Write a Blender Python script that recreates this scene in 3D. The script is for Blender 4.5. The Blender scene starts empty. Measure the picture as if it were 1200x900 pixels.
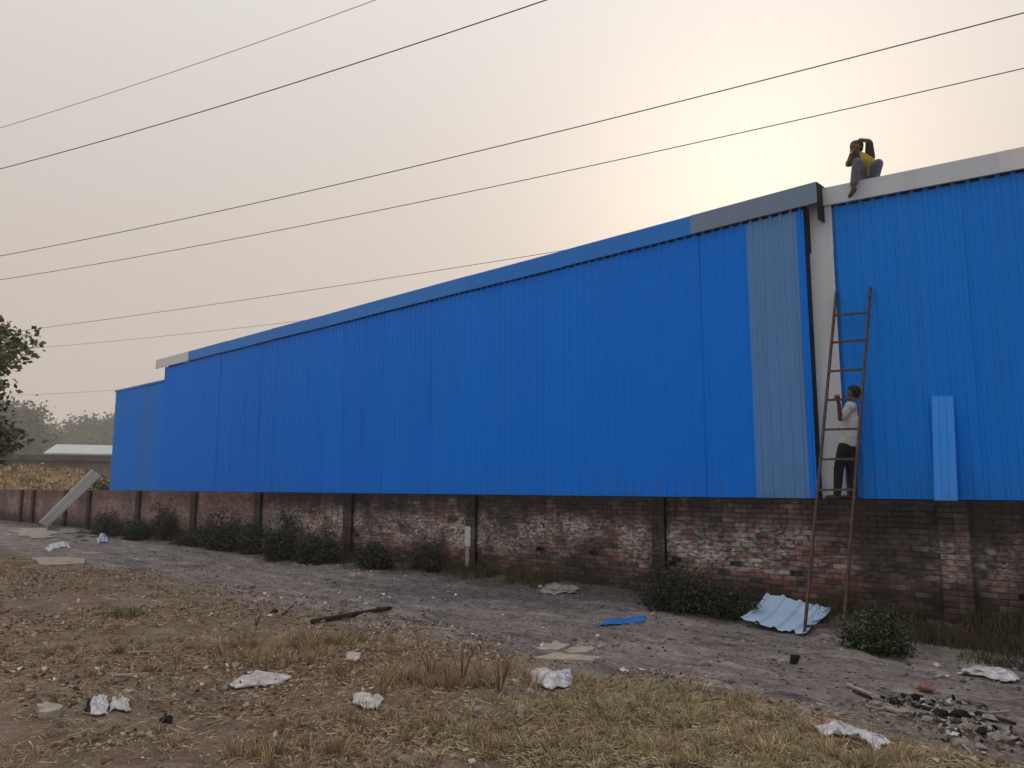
import bpy, bmesh, math, random
import numpy as np
from mathutils import Vector, Matrix

random.seed(7)
RNG = np.random.default_rng(11)
scene = bpy.context.scene
COL = scene.collection

# ------------------------------------------------------------------ camera
EYE = Vector((0.0, 0.0, 2.1))
PITCH, YAW, FOC = math.radians(7.53), math.radians(43.4), 900.0
cd = bpy.data.cameras.new('camera')
cam = bpy.data.objects.new('camera', cd)
COL.objects.link(cam)
cam.location = EYE
cam.rotation_euler = (math.pi / 2 + PITCH, 0, YAW)
cd.sensor_width = 36.0
cd.lens = FOC / 1200 * 36.0
cd.clip_end = 5000
scene.camera = cam

# ------------------------------------------------------------------ sky, sun, exposure
SUN_AZ, SUN_EL = math.radians(115.0), math.radians(21.0)
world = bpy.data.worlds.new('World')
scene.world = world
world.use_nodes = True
wn = world.node_tree.nodes; wl = world.node_tree.links
bg = wn['Background']
sk = wn.new('ShaderNodeTexSky'); sk.sky_type = 'NISHITA'; sk.sun_disc = False
sk.sun_elevation = SUN_EL
sk.sun_rotation = math.pi / 2 - SUN_AZ
sk.air_density = 1.0; sk.dust_density = 10.0; sk.ozone_density = 1.0
veil = wn.new('ShaderNodeMix'); veil.data_type = 'RGBA'      # veil of dust in the air
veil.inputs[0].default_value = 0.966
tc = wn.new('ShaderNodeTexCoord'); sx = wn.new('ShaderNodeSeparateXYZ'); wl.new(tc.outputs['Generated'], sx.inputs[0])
hg = wn.new('ShaderNodeMix'); hg.data_type = 'RGBA'; hg.clamp_factor = True      # dust is browner and dimmer low down; overhead brightened to light ground and sheets
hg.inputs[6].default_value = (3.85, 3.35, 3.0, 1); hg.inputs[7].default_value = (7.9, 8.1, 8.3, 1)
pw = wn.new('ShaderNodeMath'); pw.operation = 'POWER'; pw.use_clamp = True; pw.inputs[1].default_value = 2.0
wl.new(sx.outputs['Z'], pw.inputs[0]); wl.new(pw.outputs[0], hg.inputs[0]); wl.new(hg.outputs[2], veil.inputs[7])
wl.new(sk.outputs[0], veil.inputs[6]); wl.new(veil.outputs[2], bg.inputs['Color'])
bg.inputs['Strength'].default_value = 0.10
sl = bpy.data.lights.new('sun', 'SUN'); sl.energy = 1.2; sl.angle = math.radians(10); sl.color = (1.0, 0.86, 0.68)
so = bpy.data.objects.new('sun', sl); COL.objects.link(so)
sd = Vector((math.cos(SUN_AZ) * math.cos(SUN_EL), math.sin(SUN_AZ) * math.cos(SUN_EL), math.sin(SUN_EL)))
so.rotation_euler = sd.to_track_quat('Z', 'Y').to_euler(); so.location = (-20, 40, 30)
vs = scene.view_settings
vs.view_transform = 'Standard'; vs.look = 'None'; vs.gamma = 1.0; vs.use_curve_mapping = False
vs.exposure = 0.6

# ------------------------------------------------------------------ pixel helpers (photo pixels -> directions)
FWD = Vector((-math.sin(YAW) * math.cos(PITCH), math.cos(YAW) * math.cos(PITCH), math.sin(PITCH)))
RGT = Vector((math.cos(YAW), math.sin(YAW), 0))
UPV = RGT.cross(FWD)
def ray(px, py): return RGT * (px - 600) + UPV * (450 - py) + FWD * FOC
def at(px, py, Y):                      # on the upright plane y = Y
    d = ray(px, py); return EYE + d * ((Y - EYE.y) / d.y)
def atz(px, py, Z):                     # on the level plane z = Z
    d = ray(px, py); return EYE + d * ((Z - EYE.z) / d.z)
def at_dist(px, py, D):                 # at a horizontal distance
    d = ray(px, py); return EYE + d * (D / math.hypot(d.x, d.y))
def proj(p):
    v = Vector(p) - EYE
    k = FOC / v.dot(FWD); return 600 + v.dot(RGT) * k, 450 - v.dot(UPV) * k

# ------------------------------------------------------------------ noise and ground height
def vnoise(x, y, seed=0):
    x = np.asarray(x, float); y = np.asarray(y, float)
    xi = np.floor(x); yi = np.floor(y); fx = x - xi; fy = y - yi
    fx = fx * fx * (3 - 2 * fx); fy = fy * fy * (3 - 2 * fy)
    def h(a, b):
        n = np.sin(a * 127.1 + b * 311.7 + seed * 74.7) * 43758.5453
        return n - np.floor(n)
    return (h(xi, yi) * (1 - fx) + h(xi + 1, yi) * fx) * (1 - fy) + (h(xi, yi + 1) * (1 - fx) + h(xi + 1, yi + 1) * fx) * fy
def fbm(x, y, seed=0, o=4):
    s = 0; a = 0.5; t = 0
    for k in range(o):
        s = s + a * vnoise(np.asarray(x) * 2 ** k, np.asarray(y) * 2 ** k, seed + k * 13); t += a; a *= 0.5
    return s / t
def sstep(a, b, v):
    t = np.clip((np.asarray(v, float) - a) / (b - a), 0, 1); return t * t * (3 - 2 * t)
WY = 12.8          # front face of the boundary wall
WH = 1.875         # its height
RY = WY + 0.34     # face of the right-hand shed
def gz(x, y):
    x = np.asarray(x, float); y = np.asarray(y, float)
    near = 1 - sstep(40, 80, np.hypot(x, y))
    rise = 0.30 * (1 - sstep(4.5, 8.5, y)) * near
    n = (fbm(x * 0.55, y * 0.55, 3) - 0.5) * 0.22 * near * (0.35 + 0.65 * (1 - sstep(6.5, 8.5, y)))
    m = (fbm(x * 2.3, y * 2.3, 9, 4) - 0.5) * 0.13 * near + (fbm(x * 0.9, y * 4.0, 19, 3) - 0.5) * 0.06 * near
    drift = 0.10 * sstep(WY - 0.9, WY, y) * (1 - sstep(WY, WY + 0.6, y)) * near
    return rise + n + m + drift
def gzf(x, y): return float(gz(x, y))
def on_ground(px, py):
    d = ray(px, py); t = 0.002
    for k in range(4000):
        p = EYE + d * t
        if p.z < gzf(p.x, p.y): break
        t += 0.00004 if t < 0.05 else 0.0004
    return Vector((p.x, p.y, gzf(p.x, p.y)))

# ------------------------------------------------------------------ materials
class NT:
    def __init__(s, name):
        s.m = bpy.data.materials.new(name); s.m.use_nodes = True
        s.n = s.m.node_tree.nodes; s.l = s.m.node_tree.links
        s.b = s.n['Principled BSDF']
        s.pos = s.n.new('ShaderNodeNewGeometry').outputs['Position']
    def put(s, sock, v):
        if isinstance(v, bpy.types.NodeSocket): s.l.new(v, sock)
        elif isinstance(v, (tuple, list)) and len(v) == 3 and sock.type == 'RGBA': sock.default_value = (*v, 1)
        else: sock.default_value = v
    def noise(s, scale, detail=4, rough=0.6, stretch=(1, 1, 1), vec=None, off=(0, 0, 0)):
        mp = s.n.new('ShaderNodeMapping'); mp.inputs['Scale'].default_value = stretch; mp.inputs['Location'].default_value = off
        s.l.new(vec or s.pos, mp.inputs['Vector'])
        t = s.n.new('ShaderNodeTexNoise'); t.inputs['Scale'].default_value = scale
        t.inputs['Detail'].default_value = detail; t.inputs['Roughness'].default_value = rough
        s.l.new(mp.outputs[0], t.inputs['Vector']); return t.outputs['Fac']
    def ramp(s, fac, stops):
        r = s.n.new('ShaderNodeValToRGB'); e = r.color_ramp.elements
        while len(e) < len(stops): e.new(0.5)
        for k, (p, c) in enumerate(stops):
            e[k].position = p; e[k].color = (*c, 1) if isinstance(c, (tuple, list)) else (c, c, c, 1)
        s.put(r.inputs[0], fac); return r.outputs[0]
    def mix(s, f, a, b, mode='MIX'):
        m = s.n.new('ShaderNodeMix'); m.data_type = 'RGBA'; m.blend_type = mode
        s.put(m.inputs[0], f); s.put(m.inputs[6], a); s.put(m.inputs[7], b); return m.outputs[2]
    def math(s, op, a, b=0.0, c=None, clamp=False):
        m = s.n.new('ShaderNodeMath'); m.operation = op; m.use_clamp = clamp
        s.put(m.inputs[0], a); s.put(m.inputs[1], b)
        if c is not None: s.put(m.inputs[2], c)
        return m.outputs[0]
    def maprange(s, v, a, b, c=0.0, d=1.0):
        m = s.n.new('ShaderNodeMapRange'); m.interpolation_type = 'SMOOTHSTEP'
        s.put(m.inputs[0], v)
        for k, q in enumerate((a, b, c, d)): m.inputs[k + 1].default_value = q
        return m.outputs[0]
    def xyz(s):
        q = s.n.new('ShaderNodeSeparateXYZ'); s.l.new(s.pos, q.inputs[0]); return q.outputs
    def rnd(s): return s.n.new('ShaderNodeObjectInfo').outputs['Random']
    def attr(s, name='tint'):
        a = s.n.new('ShaderNodeAttribute'); a.attribute_name = name; return a.outputs['Color']
    def bump(s, h, strength=0.4, dist=0.02):
        b = s.n.new('ShaderNodeBump'); b.inputs['Strength'].default_value = strength; b.inputs['Distance'].default_value = dist
        s.l.new(h, b.inputs['Height']); s.l.new(b.outputs[0], s.b.inputs['Normal'])
    def done(s, color, rough=0.85, metal=0.0, spec=0.3):
        s.put(s.b.inputs['Base Color'], color); s.put(s.b.inputs['Roughness'], rough)
        s.b.inputs['Metallic'].default_value = metal; s.b.inputs['Specular IOR Level'].default_value = spec
        return s.m

def m_plain(name, c, rough=0.85, var=0.25, scale=6, spec=0.3, bump=0.0, metal=0.0):
    t = NT(name); n = t.noise(scale, 5)
    lo = tuple(v * (1 - var) for v in c); hi = tuple(min(1, v * (1 + var)) for v in c)
    if bump: t.bump(n, bump, 0.02)
    return t.done(t.ramp(n, [(0.3, lo), (0.7, hi)]), rough, metal, spec)

def m_sheet(name, c, c2, rough=0.42, grime=0.25, spec=0.35, splashed=0.35):
    t = NT(name); x = t.xyz()
    streak = t.noise(3.0, 5, 0.6, (1, 1, 0.06)); blot = t.noise(0.5, 4, 0.6)
    base = t.mix(t.math('MULTIPLY', t.rnd(), 0.8), c, c2)
    base = t.mix(t.math('MULTIPLY', t.maprange(streak, 0.5, 0.8), grime), base, tuple(0.45 * a + 0.03 for a in c))
    base = t.mix(t.math('MULTIPLY', t.maprange(blot, 0.45, 0.75), 0.25), base, c2)
    dust = t.noise(14, 5, 0.65, (1, 1, 0.4))
    splash = t.math('MULTIPLY', t.maprange(x[2], WH + 0.9, WH - 0.1), t.maprange(dust, 0.4, 0.75))
    base = t.mix(t.math('MULTIPLY', splash, splashed), base, (0.13, 0.12, 0.11))
    r = t.math('MULTIPLY_ADD', blot, 0.25, rough - 0.12)
    t.bump(t.noise(1.3, 3, 0.5, (1, 1, 0.5)), 0.25, 0.03)
    return t.done(base, r, 0.0, spec)

BLUE = m_sheet('blue_sheet', (0.001, 0.195, 0.86), (0.002, 0.215, 0.90), 0.5, 0.2, 0.09)
BLUE_R = m_sheet('blue_sheet_hazed', (0.002, 0.21, 0.82), (0.004, 0.23, 0.86), 0.5, 0.28, 0.12)
BLUE_GREY = m_sheet('grey_blue_sheet', (0.085, 0.25, 0.56), (0.11, 0.27, 0.58), 0.5, 0.4, 0.25)
BLUE_PALE = m_sheet('light_blue_sheet', (0.02, 0.27, 0.90), (0.03, 0.29, 0.92), 0.4, 0.1)
FASCIA_BLUE = m_sheet('blue_fascia', (0.014, 0.21, 0.74), (0.03, 0.24, 0.75), 0.5, 0.3, 0.2)
FASCIA_SLATE = m_sheet('slate_fascia', (0.17, 0.25, 0.38), (0.19, 0.27, 0.40), 0.5, 0.3)
GALV = m_sheet('galvanised_grey', (0.53, 0.585, 0.67), (0.58, 0.63, 0.71), 0.5, 0.3)
GALV_PALE = m_sheet('galvanised_pale', (0.64, 0.66, 0.70), (0.69, 0.71, 0.75), 0.5, 0.3)
SHEET_WHITE = m_sheet('white_back_sheet', (0.74, 0.81, 0.92), (0.78, 0.84, 0.94), 0.5, 0.15, 0.35, 0.06)
SHEET_SKY = m_sheet('pale_blue_back_sheet', (0.40, 0.54, 0.73), (0.43, 0.57, 0.76), 0.5, 0.25, 0.35, 0.12)
BLUE_STAIN = m_sheet('stained_blue_sheet', (0.02, 0.20, 0.70), (0.03, 0.21, 0.68), 0.5, 0.45, 0.12)
DARK = m_plain('dark_void', (0.012, 0.012, 0.014))
STEEL = m_plain('primer_steel', (0.05, 0.03, 0.025), 0.7)
RUST = m_plain('rusty_steel', (0.085, 0.053, 0.042), 0.75, 0.5, 18, 0.3, 0.3)

def m_wall(mortar=False):
    t = NT('wall_mortar' if mortar else 'wall_brick'); X = t.xyz()
    if mortar:
        base = t.ramp(t.noise(9, 5), [(0.3, (0.05, 0.045, 0.04)), (0.7, (0.13, 0.12, 0.11))])
    else:
        row = t.math('FLOOR', t.math('DIVIDE', X[2], 0.0852))
        par = t.math('MULTIPLY', t.math('MODULO', row, 2.0), 0.121)
        col = t.math('FLOOR', t.math('DIVIDE', t.math('ADD', X[0], par), 0.242))
        cv = t.n.new('ShaderNodeCombineXYZ'); t.l.new(row, cv.inputs[0]); t.l.new(col, cv.inputs[1])
        wnz = t.n.new('ShaderNodeTexWhiteNoise'); wnz.noise_dimensions = '2D'; t.l.new(cv.outputs[0], wnz.inputs['Vector'])
        base = t.ramp(wnz.outputs['Value'], [(0.0, (0.045, 0.036, 0.034)), (0.3, (0.10, 0.060, 0.054)), (0.5, (0.16, 0.076, 0.066)), (0.7, (0.17, 0.10, 0.09)), (0.85, (0.13, 0.115, 0.108)), (1.0, (0.22, 0.19, 0.175))])
        base = t.mix(0.5, base, t.ramp(t.noise(40, 4), [(0.3, (0.3, 0.3, 0.3)), (0.7, (0.75, 0.7, 0.7))]), 'MULTIPLY')
        base = t.mix(1.0, base, (2.2, 2.15, 2.15), 'MULTIPLY')
    # pinker, cleaner brick on the far stretch
    far = t.maprange(X[0], -21.0, -25.5)
    base = t.mix(t.math('MULTIPLY', far, 0.55), base, (0.36, 0.22, 0.205))
    # lime bloom in the middle of the height
    band = t.math('MULTIPLY', t.maprange(X[2], 0.45, 0.85), t.maprange(X[2], 1.62, 1.2))
    bl = t.maprange(t.noise(1.1, 5, 0.65, (1, 1, 1.6)), 0.36, 0.56)
    fine = t.maprange(t.noise(16, 5, 0.7, (0.6, 1, 1.4)), 0.4, 0.62)
    near_dim = t.maprange(X[0], -4.2, -6.5, 0.45, 1.0)
    bloom = t.math('MULTIPLY', t.math('MULTIPLY', band, bl), t.math('MULTIPLY', fine, near_dim))
    bloom = t.math('MULTIPLY', bloom, t.maprange(far, 1.0, 0.0, 0.35, 0.85))
    base = t.mix(t.math('MULTIPLY', bloom, 1.25, clamp=True), base, (0.66, 0.625, 0.61))
    # splash of spilled lime near the right edge
    lime = t.maprange(t.noise(5, 5, 0.7), 0.5, 0.6)
    lm = t.math('MULTIPLY', t.math('MULTIPLY', t.maprange(X[0], -2.95, -2.75), t.maprange(X[0], -2.3, -2.5)), t.math('MULTIPLY', t.maprange(X[2], 0.75, 0.95), t.maprange(X[2], 1.6, 1.2)))
    base = t.mix(t.math('MULTIPLY', lm, lime), base, (0.55, 0.56, 0.58))
    # black weathering running down from the top, damp foot
    st = t.noise(2.6, 5, 0.65, (1, 1, 0.22)); big = t.noise(0.45, 4, 0.6)
    top = t.maprange(t.math('ADD', t.math('MULTIPLY_ADD', st, 1.3, t.math('MULTIPLY', big, 0.5)), t.math('MULTIPLY', X[2], 0.75)), 1.75, 2.35)
    top = t.math('MULTIPLY', top, t.maprange(far, 0.0, 1.0, 0.94, 0.30))
    base = t.mix(top, base, (0.020, 0.019, 0.018))
    foot = t.maprange(t.math('SUBTRACT', t.math('MULTIPLY', t.noise(1.4, 4), 1.1), X[2]), -0.25, 0.45)
    base = t.mix(t.math('MULTIPLY', foot, 0.8), base, (0.026, 0.024, 0.018))
    grim = t.maprange(t.noise(0.7, 5, 0.65, (1, 1, 0.8), None, (31, 7, 0)), 0.42, 0.68)
    base = t.mix(t.math('MULTIPLY', grim, t.maprange(far, 0.0, 1.0, 0.72, 0.5)), base, (0.030, 0.028, 0.027))
    mould = t.maprange(t.noise(9, 5, 0.7, (0.7, 1, 1.2), None, (3, 1, 8)), 0.42, 0.66)          # blotchy soot on single bricks
    base = t.mix(t.math('MULTIPLY', mould, 0.48), base, (0.030, 0.028, 0.027))
    damp = t.math('MULTIPLY', t.maprange(X[0], -5.6, -4.2), t.maprange(t.noise(1.7, 4, 0.6, (1, 1, 0.6), None, (2, 0, 5)), 0.30, 0.62))
    base = t.mix(t.math('MULTIPLY', damp, 0.72), base, (0.026, 0.024, 0.022))
    pilm = t.math('MULTIPLY', t.maprange(X[1], WY - 0.02, WY - 0.05), t.maprange(X[0], -5.0, -6.0))   # sooty pilasters
    base = t.mix(t.math('MULTIPLY', pilm, 0.78), base, (0.026, 0.024, 0.022))
    t.bump(t.noise(38, 5, 0.7), 0.6, 0.012)
    return t.done(base, 0.93, 0, 0.15)
BRICK = m_wall(); MORTAR = m_wall(True)

def m_ground():
    t = NT('bare_earth'); X = t.xyz()
    n1 = t.noise(0.35, 6, 0.65); n2 = t.noise(2.2, 6, 0.7); n3 = t.noise(22, 5, 0.7); n4 = t.noise(5.5, 6, 0.72)
    brown = t.ramp(n2, [(0.25, (0.17, 0.118, 0.085)), (0.5, (0.31, 0.228, 0.17)), (0.75, (0.45, 0.35, 0.265))])
    red = t.ramp(n4, [(0.3, (0.19, 0.105, 0.073)), (0.7, (0.36, 0.22, 0.155))])
    grey = t.ramp(n4, [(0.25, (0.16, 0.132, 0.122)), (0.42, (0.29, 0.247, 0.225)), (0.6, (0.39, 0.335, 0.305)), (0.8, (0.50, 0.435, 0.39))])
    c = t.mix(t.maprange(n1, 0.5, 0.66), brown, red)
    yy = t.math('ADD', X[1], t.math('MULTIPLY', t.math('SUBTRACT', n1, 0.5), 4.0))
    yy = t.math('ADD', yy, t.math('MULTIPLY', t.math('SUBTRACT', n2, 0.5), 1.6))
    path = t.math('MULTIPLY', t.maprange(yy, 6.0, 7.3), t.maprange(yy, 40.0, 30.0))
    c = t.mix(path, c, grey)
    # blue-grey cinders and dark damp patches on the track
    cind = t.math('MULTIPLY', path, t.maprange(t.noise(0.75, 6, 0.7, (0.55, 1.4, 1), None, (4.2, 1, 0)), 0.52, 0.66))
    c = t.mix(t.math('MULTIPLY', cind, 0.75), c, t.ramp(n3, [(0.3, (0.055, 0.055, 0.06)), (0.7, (0.15, 0.15, 0.16))]))
    rut = t.noise(1.3, 7, 0.72, (0.55, 1.5, 1), None, (5, 2, 0))
    c = t.mix(t.math('MULTIPLY', path, t.maprange(rut, 0.50, 0.70)), c, (0.58, 0.51, 0.455))
    c = t.mix(t.math('MULTIPLY', path, t.math('MULTIPLY', t.maprange(rut, 0.47, 0.33), 0.75)), c, (0.11, 0.095, 0.092))
    damp = t.maprange(t.noise(1.5, 6, 0.75, (0.7, 1.6, 1), None, (9, 3, 0)), 0.55, 0.70)
    c = t.mix(t.math('MULTIPLY', damp, 0.6), c, (0.05, 0.042, 0.038))
    ash = t.math('MULTIPLY', t.math('MULTIPLY', t.maprange(X[0], -14.5, -12.5), t.maprange(X[0], -7.5, -9.0)), t.maprange(yy, 9.2, 10.4))
    c = t.mix(t.math('MULTIPLY', ash, t.maprange(n4, 0.35, 0.6, 0.85, 0.35)), c, (0.105, 0.108, 0.118))
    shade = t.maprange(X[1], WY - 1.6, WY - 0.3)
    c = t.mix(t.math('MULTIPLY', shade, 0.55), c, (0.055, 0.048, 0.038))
    c = t.mix(0.55, c, t.ramp(n3, [(0.3, (0.45, 0.45, 0.45)), (0.7, (1.25, 1.25, 1.25))]), 'MULTIPLY')
    h = t.math('ADD', n3, t.math('MULTIPLY', n4, 2.2))
    t.bump(h, 0.9, 0.06)
    return t.done(c, 0.96, 0, 0.12)
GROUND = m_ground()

def m_tint(name, rough=0.8, spec=0.2, trans=0.0):
    t = NT(name)
    if trans: t.b.inputs['Transmission Weight'].default_value = 0.0
    return t.done(t.attr(), rough, 0, spec)
TINT = m_tint('dry_plant'); TINT_LEAF = m_tint('green_leaf', 0.6, 0.3); TINT_STONE = m_tint('stone_bits', 0.95, 0.1)
BARK = m_plain('bark', (0.09, 0.065, 0.05), 0.95, 0.4, 9, 0.1, 0.6)
PALE_STONE = m_plain('pale_slab', (0.31, 0.28, 0.24), 0.9, 0.45, 7, 0.15, 0.5)
SLAB_TAN = m_plain('tan_slab', (0.36, 0.30, 0.245), 0.9, 0.35, 5, 0.15, 0.3)
PAPER = m_plain('white_scrap', (0.42, 0.395, 0.37), 0.75, 0.4, 9, 0.2, 0.3)
BAG = m_plain('white_bag', (0.47, 0.46, 0.47), 0.55, 0.5, 14, 0.3, 0.3)
BAG_BLUE = m_plain('bluish_bag', (0.40, 0.46, 0.56), 0.5, 0.3, 14, 0.3)
ORANGE = m_plain('faded_orange', (0.55, 0.20, 0.11), 0.7, 0.3, 12)
WOOD_DK = m_plain('dark_wood', (0.035, 0.027, 0.023), 0.9, 0.4, 20, 0.1, 0.5)
WOOD_LT = m_plain('pale_wood', (0.33, 0.28, 0.23), 0.9, 0.3, 20, 0.1, 0.4)
BRICK_BIT = m_plain('brick_chunk', (0.25, 0.12, 0.085), 0.95, 0.35, 16, 0.1, 0.6)
CHAR = m_plain('charred_lump', (0.022, 0.020, 0.019), 0.95, 0.5, 18, 0.1, 0.6)
RUBBLE = m_plain('grey_rubble', (0.24, 0.22, 0.20), 0.95, 0.35, 10, 0.1, 0.6)
BLUE_CLOTH = m_plain('blue_tarp', (0.02, 0.15, 0.46), 0.7, 0.35, 9, 0.2, 0.4)
WHITEWASH = m_plain('whitewash', (0.50, 0.50, 0.52), 0.9, 0.3, 12, 0.1, 0.3)
CABLE = m_plain('cable', (0.055, 0.05, 0.05), 0.7)
SKIN = m_plain('skin', (0.15, 0.075, 0.048), 0.6, 0.1)
HAIR = m_plain('hair', (0.010, 0.009, 0.008), 0.6, 0.3, 30)
SHIRT_W = m_plain('pale_shirt', (0.50, 0.51, 0.53), 0.85, 0.2, 9, 0.2, 0.3)
PANTS_K = m_plain('black_trousers', (0.010, 0.011, 0.015), 0.9, 0.2, 9)
JEANS = m_plain('grey_jeans', (0.115, 0.125, 0.165), 0.9, 0.25, 14, 0.2, 0.3)
YELLOW = m_plain('yellow_shirt', (0.42, 0.34, 0.05), 0.85, 0.25, 9)
SLEEVE_K = m_plain('dark_sleeve', (0.035, 0.030, 0.026), 0.9, 0.25, 9)
SHOE = m_plain('dark_shoe', (0.03, 0.035, 0.045), 0.8, 0.25, 9)
CONC = m_plain('weathered_concrete', (0.085, 0.078, 0.072), 0.95, 0.4, 1.2, 0.1, 0.3)
CONC_W = m_plain('stained_render', (0.15, 0.135, 0.12), 0.95, 0.4, 0.8, 0.1, 0.3)
ROOF_PALE = m_plain('pale_roofing', (0.36, 0.41, 0.43), 0.6, 0.15, 0.6)
def m_bank():
    t = NT('dry_bank'); n = t.noise(0.6, 6, 0.7); n2 = t.noise(5, 5, 0.7)
    c = t.ramp(n, [(0.3, (0.15, 0.095, 0.05)), (0.5, (0.28, 0.19, 0.10)), (0.7, (0.36, 0.26, 0.14))])
    c = t.mix(0.5, c, t.ramp(n2, [(0.3, (0.4, 0.4, 0.4)), (0.7, (1.1, 1.1, 1.1))]), 'MULTIPLY'); t.bump(n2, 0.8, 0.15)
    return t.done(c, 0.95, 0, 0.1)
BANK = m_bank()

# ------------------------------------------------------------------ object helpers
def link(name, me, mat, parent=None, smooth=False):
    o = bpy.data.objects.new(name, me); COL.objects.link(o)
    if mat is not None and not me.materials: me.materials.append(mat)
    if smooth: me.polygons.foreach_set('use_smooth', [True] * len(me.polygons))
    if parent is not None:
        o.parent = parent
        o.matrix_parent_inverse = Matrix.Translation(-parent.location)
    return o
def tag(o, label, cat, group=None):
    o['label'] = label; o['category'] = cat
    if group: o['group'] = group
    return o
def thing(name, loc, label, cat, group=None):
    o = bpy.data.objects.new(name, None); COL.objects.link(o); o.location = loc; o.empty_display_size = 0.2
    return tag(o, label, cat, group)
def pyd(name, v, f, mat, parent=None, smooth=False):
    me = bpy.data.meshes.new(name); me.from_pydata([tuple(p) for p in v], [], f); me.update()
    return link(name, me, mat, parent, smooth)
def arr(name, V, F, mat, tint=None, parent=None, smooth=False):          # numpy triangles
    V = np.asarray(V, np.float32); F = np.asarray(F, np.int32)
    me = bpy.data.meshes.new(name); k = F.shape[1]
    me.vertices.add(len(V)); me.vertices.foreach_set('co', V.ravel())
    me.loops.add(F.size); me.loops.foreach_set('vertex_index', F.ravel())
    me.polygons.add(len(F)); me.polygons.foreach_set('loop_start', np.arange(0, F.size, k, dtype=np.int32))
    me.update(calc_edges=True)
    if tint is not None:
        a = me.attributes.new('tint', 'FLOAT_COLOR', 'POINT')
        a.data.foreach_set('color', np.concatenate([tint, np.ones((len(V), 1))], 1).astype(np.float32).ravel())
    return link(name, me, mat, parent, smooth)
def box_vf(x0, x1, y0, y1, z0, z1):
    v = [(x0, y0, z0), (x1, y0, z0), (x1, y1, z0), (x0, y1, z0), (x0, y0, z1), (x1, y0, z1), (x1, y1, z1), (x0, y1, z1)]
    f = [(0, 3, 2, 1), (4, 5, 6, 7), (0, 1, 5, 4), (1, 2, 6, 5), (2, 3, 7, 6), (3, 0, 4, 7)]
    return v, f
def box(name, x0, x1, y0, y1, z0, z1, mat, parent=None):
    v, f = box_vf(x0, x1, y0, y1, z0, z1); return pyd(name, v, f, mat, parent)
def frame_of(d):
    d = d.normalized(); a = Vector((0, 0, 1)) if abs(d.z) < 0.9 else Vector((1, 0, 0))
    u = d.cross(a).normalized(); return u, d.cross(u).normalized()
def tube_vf(pts, rad, n=8, cap=True):
    v, f = [], []; m = len(pts); rad = rad if isinstance(rad, (list, tuple)) else [rad] * m
    for i, p in enumerate(pts):
        d = (pts[min(i + 1, m - 1)] - pts[max(i - 1, 0)]); u, w = frame_of(d)
        for k in range(n):
            a = 2 * math.pi * k / n; v.append(p + (u * math.cos(a) + w * math.sin(a)) * rad[i])
    for i in range(m - 1):
        for k in range(n):
            f.append((i * n + k, i * n + (k + 1) % n, (i + 1) * n + (k + 1) % n, (i + 1) * n + k))
    if cap: f += [tuple(range(n))[::-1], tuple(range((m - 1) * n, m * n))]
    return v, f
def tube(name, pts, rad, mat, parent=None, n=8, smooth=True):
    v, f = tube_vf([Vector(p) for p in pts], rad, n); return pyd(name, v, f, mat, parent, smooth)
def beam_vf(a, b, w, h, side):
    d = (b - a).normalized(); s = (side - d * side.dot(d)).normalized(); t = d.cross(s)
    v = [p + s * (i * w / 2) + t * (j * h / 2) for p in (a, b) for i, j in ((-1, -1), (1, -1), (1, 1), (-1, 1))]
    return v, [(0, 1, 2, 3), (7, 6, 5, 4), (0, 4, 5, 1), (1, 5, 6, 2), (2, 6, 7, 3), (3, 7, 4, 0)]

# ------------------------------------------------------------------ ground sheet
def axis(lo, hi, step, far, grow=1.25):
    a = list(np.arange(lo, hi + 1e-6, step)); s = step; x = hi
    while x < far: s = min(s * grow, 60); x += s; a.append(x)
    s = step; x = lo; b = []
    while x > -far: s = min(s * grow, 60); x -= s; b.append(x)
    return np.array(b[::-1] + a)
gx = axis(-20, 3, 0.08, 900); gy = axis(2.5, 13.2, 0.08, 900)
GX, GY = np.meshgrid(gx, gy); GZ = gz(GX, GY)
nx, ny = len(gx), len(gy)
I = (np.arange(ny - 1)[:, None] * nx + np.arange(nx - 1)[None, :]).ravel()
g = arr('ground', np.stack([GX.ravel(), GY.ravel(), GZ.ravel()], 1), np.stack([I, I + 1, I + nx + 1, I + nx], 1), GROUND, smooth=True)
g['kind'] = 'structure'

# ------------------------------------------------------------------ boundary wall of brick
CH, BL = 0.0852, 0.242
WX0, WX1 = -74.0, 5.0
wall = thing('boundary_wall', (-20, WY, 0), 'long low weathered brick boundary wall below the blue sheds', 'wall')
holes = set()
def cell(px, py):
    p = at(px, py, WY); r = int(math.floor(p.z / CH)); par = 0.121 if r % 2 else 0.0
    return r, int(math.floor((p.x + par) / BL))
for px, py in ((635, 646), (697, 650), (787, 658), (862, 663), (938, 671), (500, 640), (392, 625), (418, 629), (870, 664), (790, 659), (1196, 700)):
    holes.add(cell(px, py))
# pilasters
pil_px = [(20, 26), (34, 40), (72, 78), (100, 105), (157, 163), (222, 229), (297, 305), (402, 412), (545, 557), (764, 777), (1098, 1134)]
pil = []
for a, b in pil_px:
    xa, xb = at(a, 600, WY - 0.1).x, at(b, 600, WY - 0.1).x
    w = max(xb - xa, 0.30); c = (xa + xb) / 2; pil.append((c - min(w, 0.42) / 2, c + min(w, 0.42) / 2))
pil += [(-58.3, -57.9), (-63.3, -62.9), (-68.3, -67.9), (1.6, 2.0)]
nrow = int(WH / CH)
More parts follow.
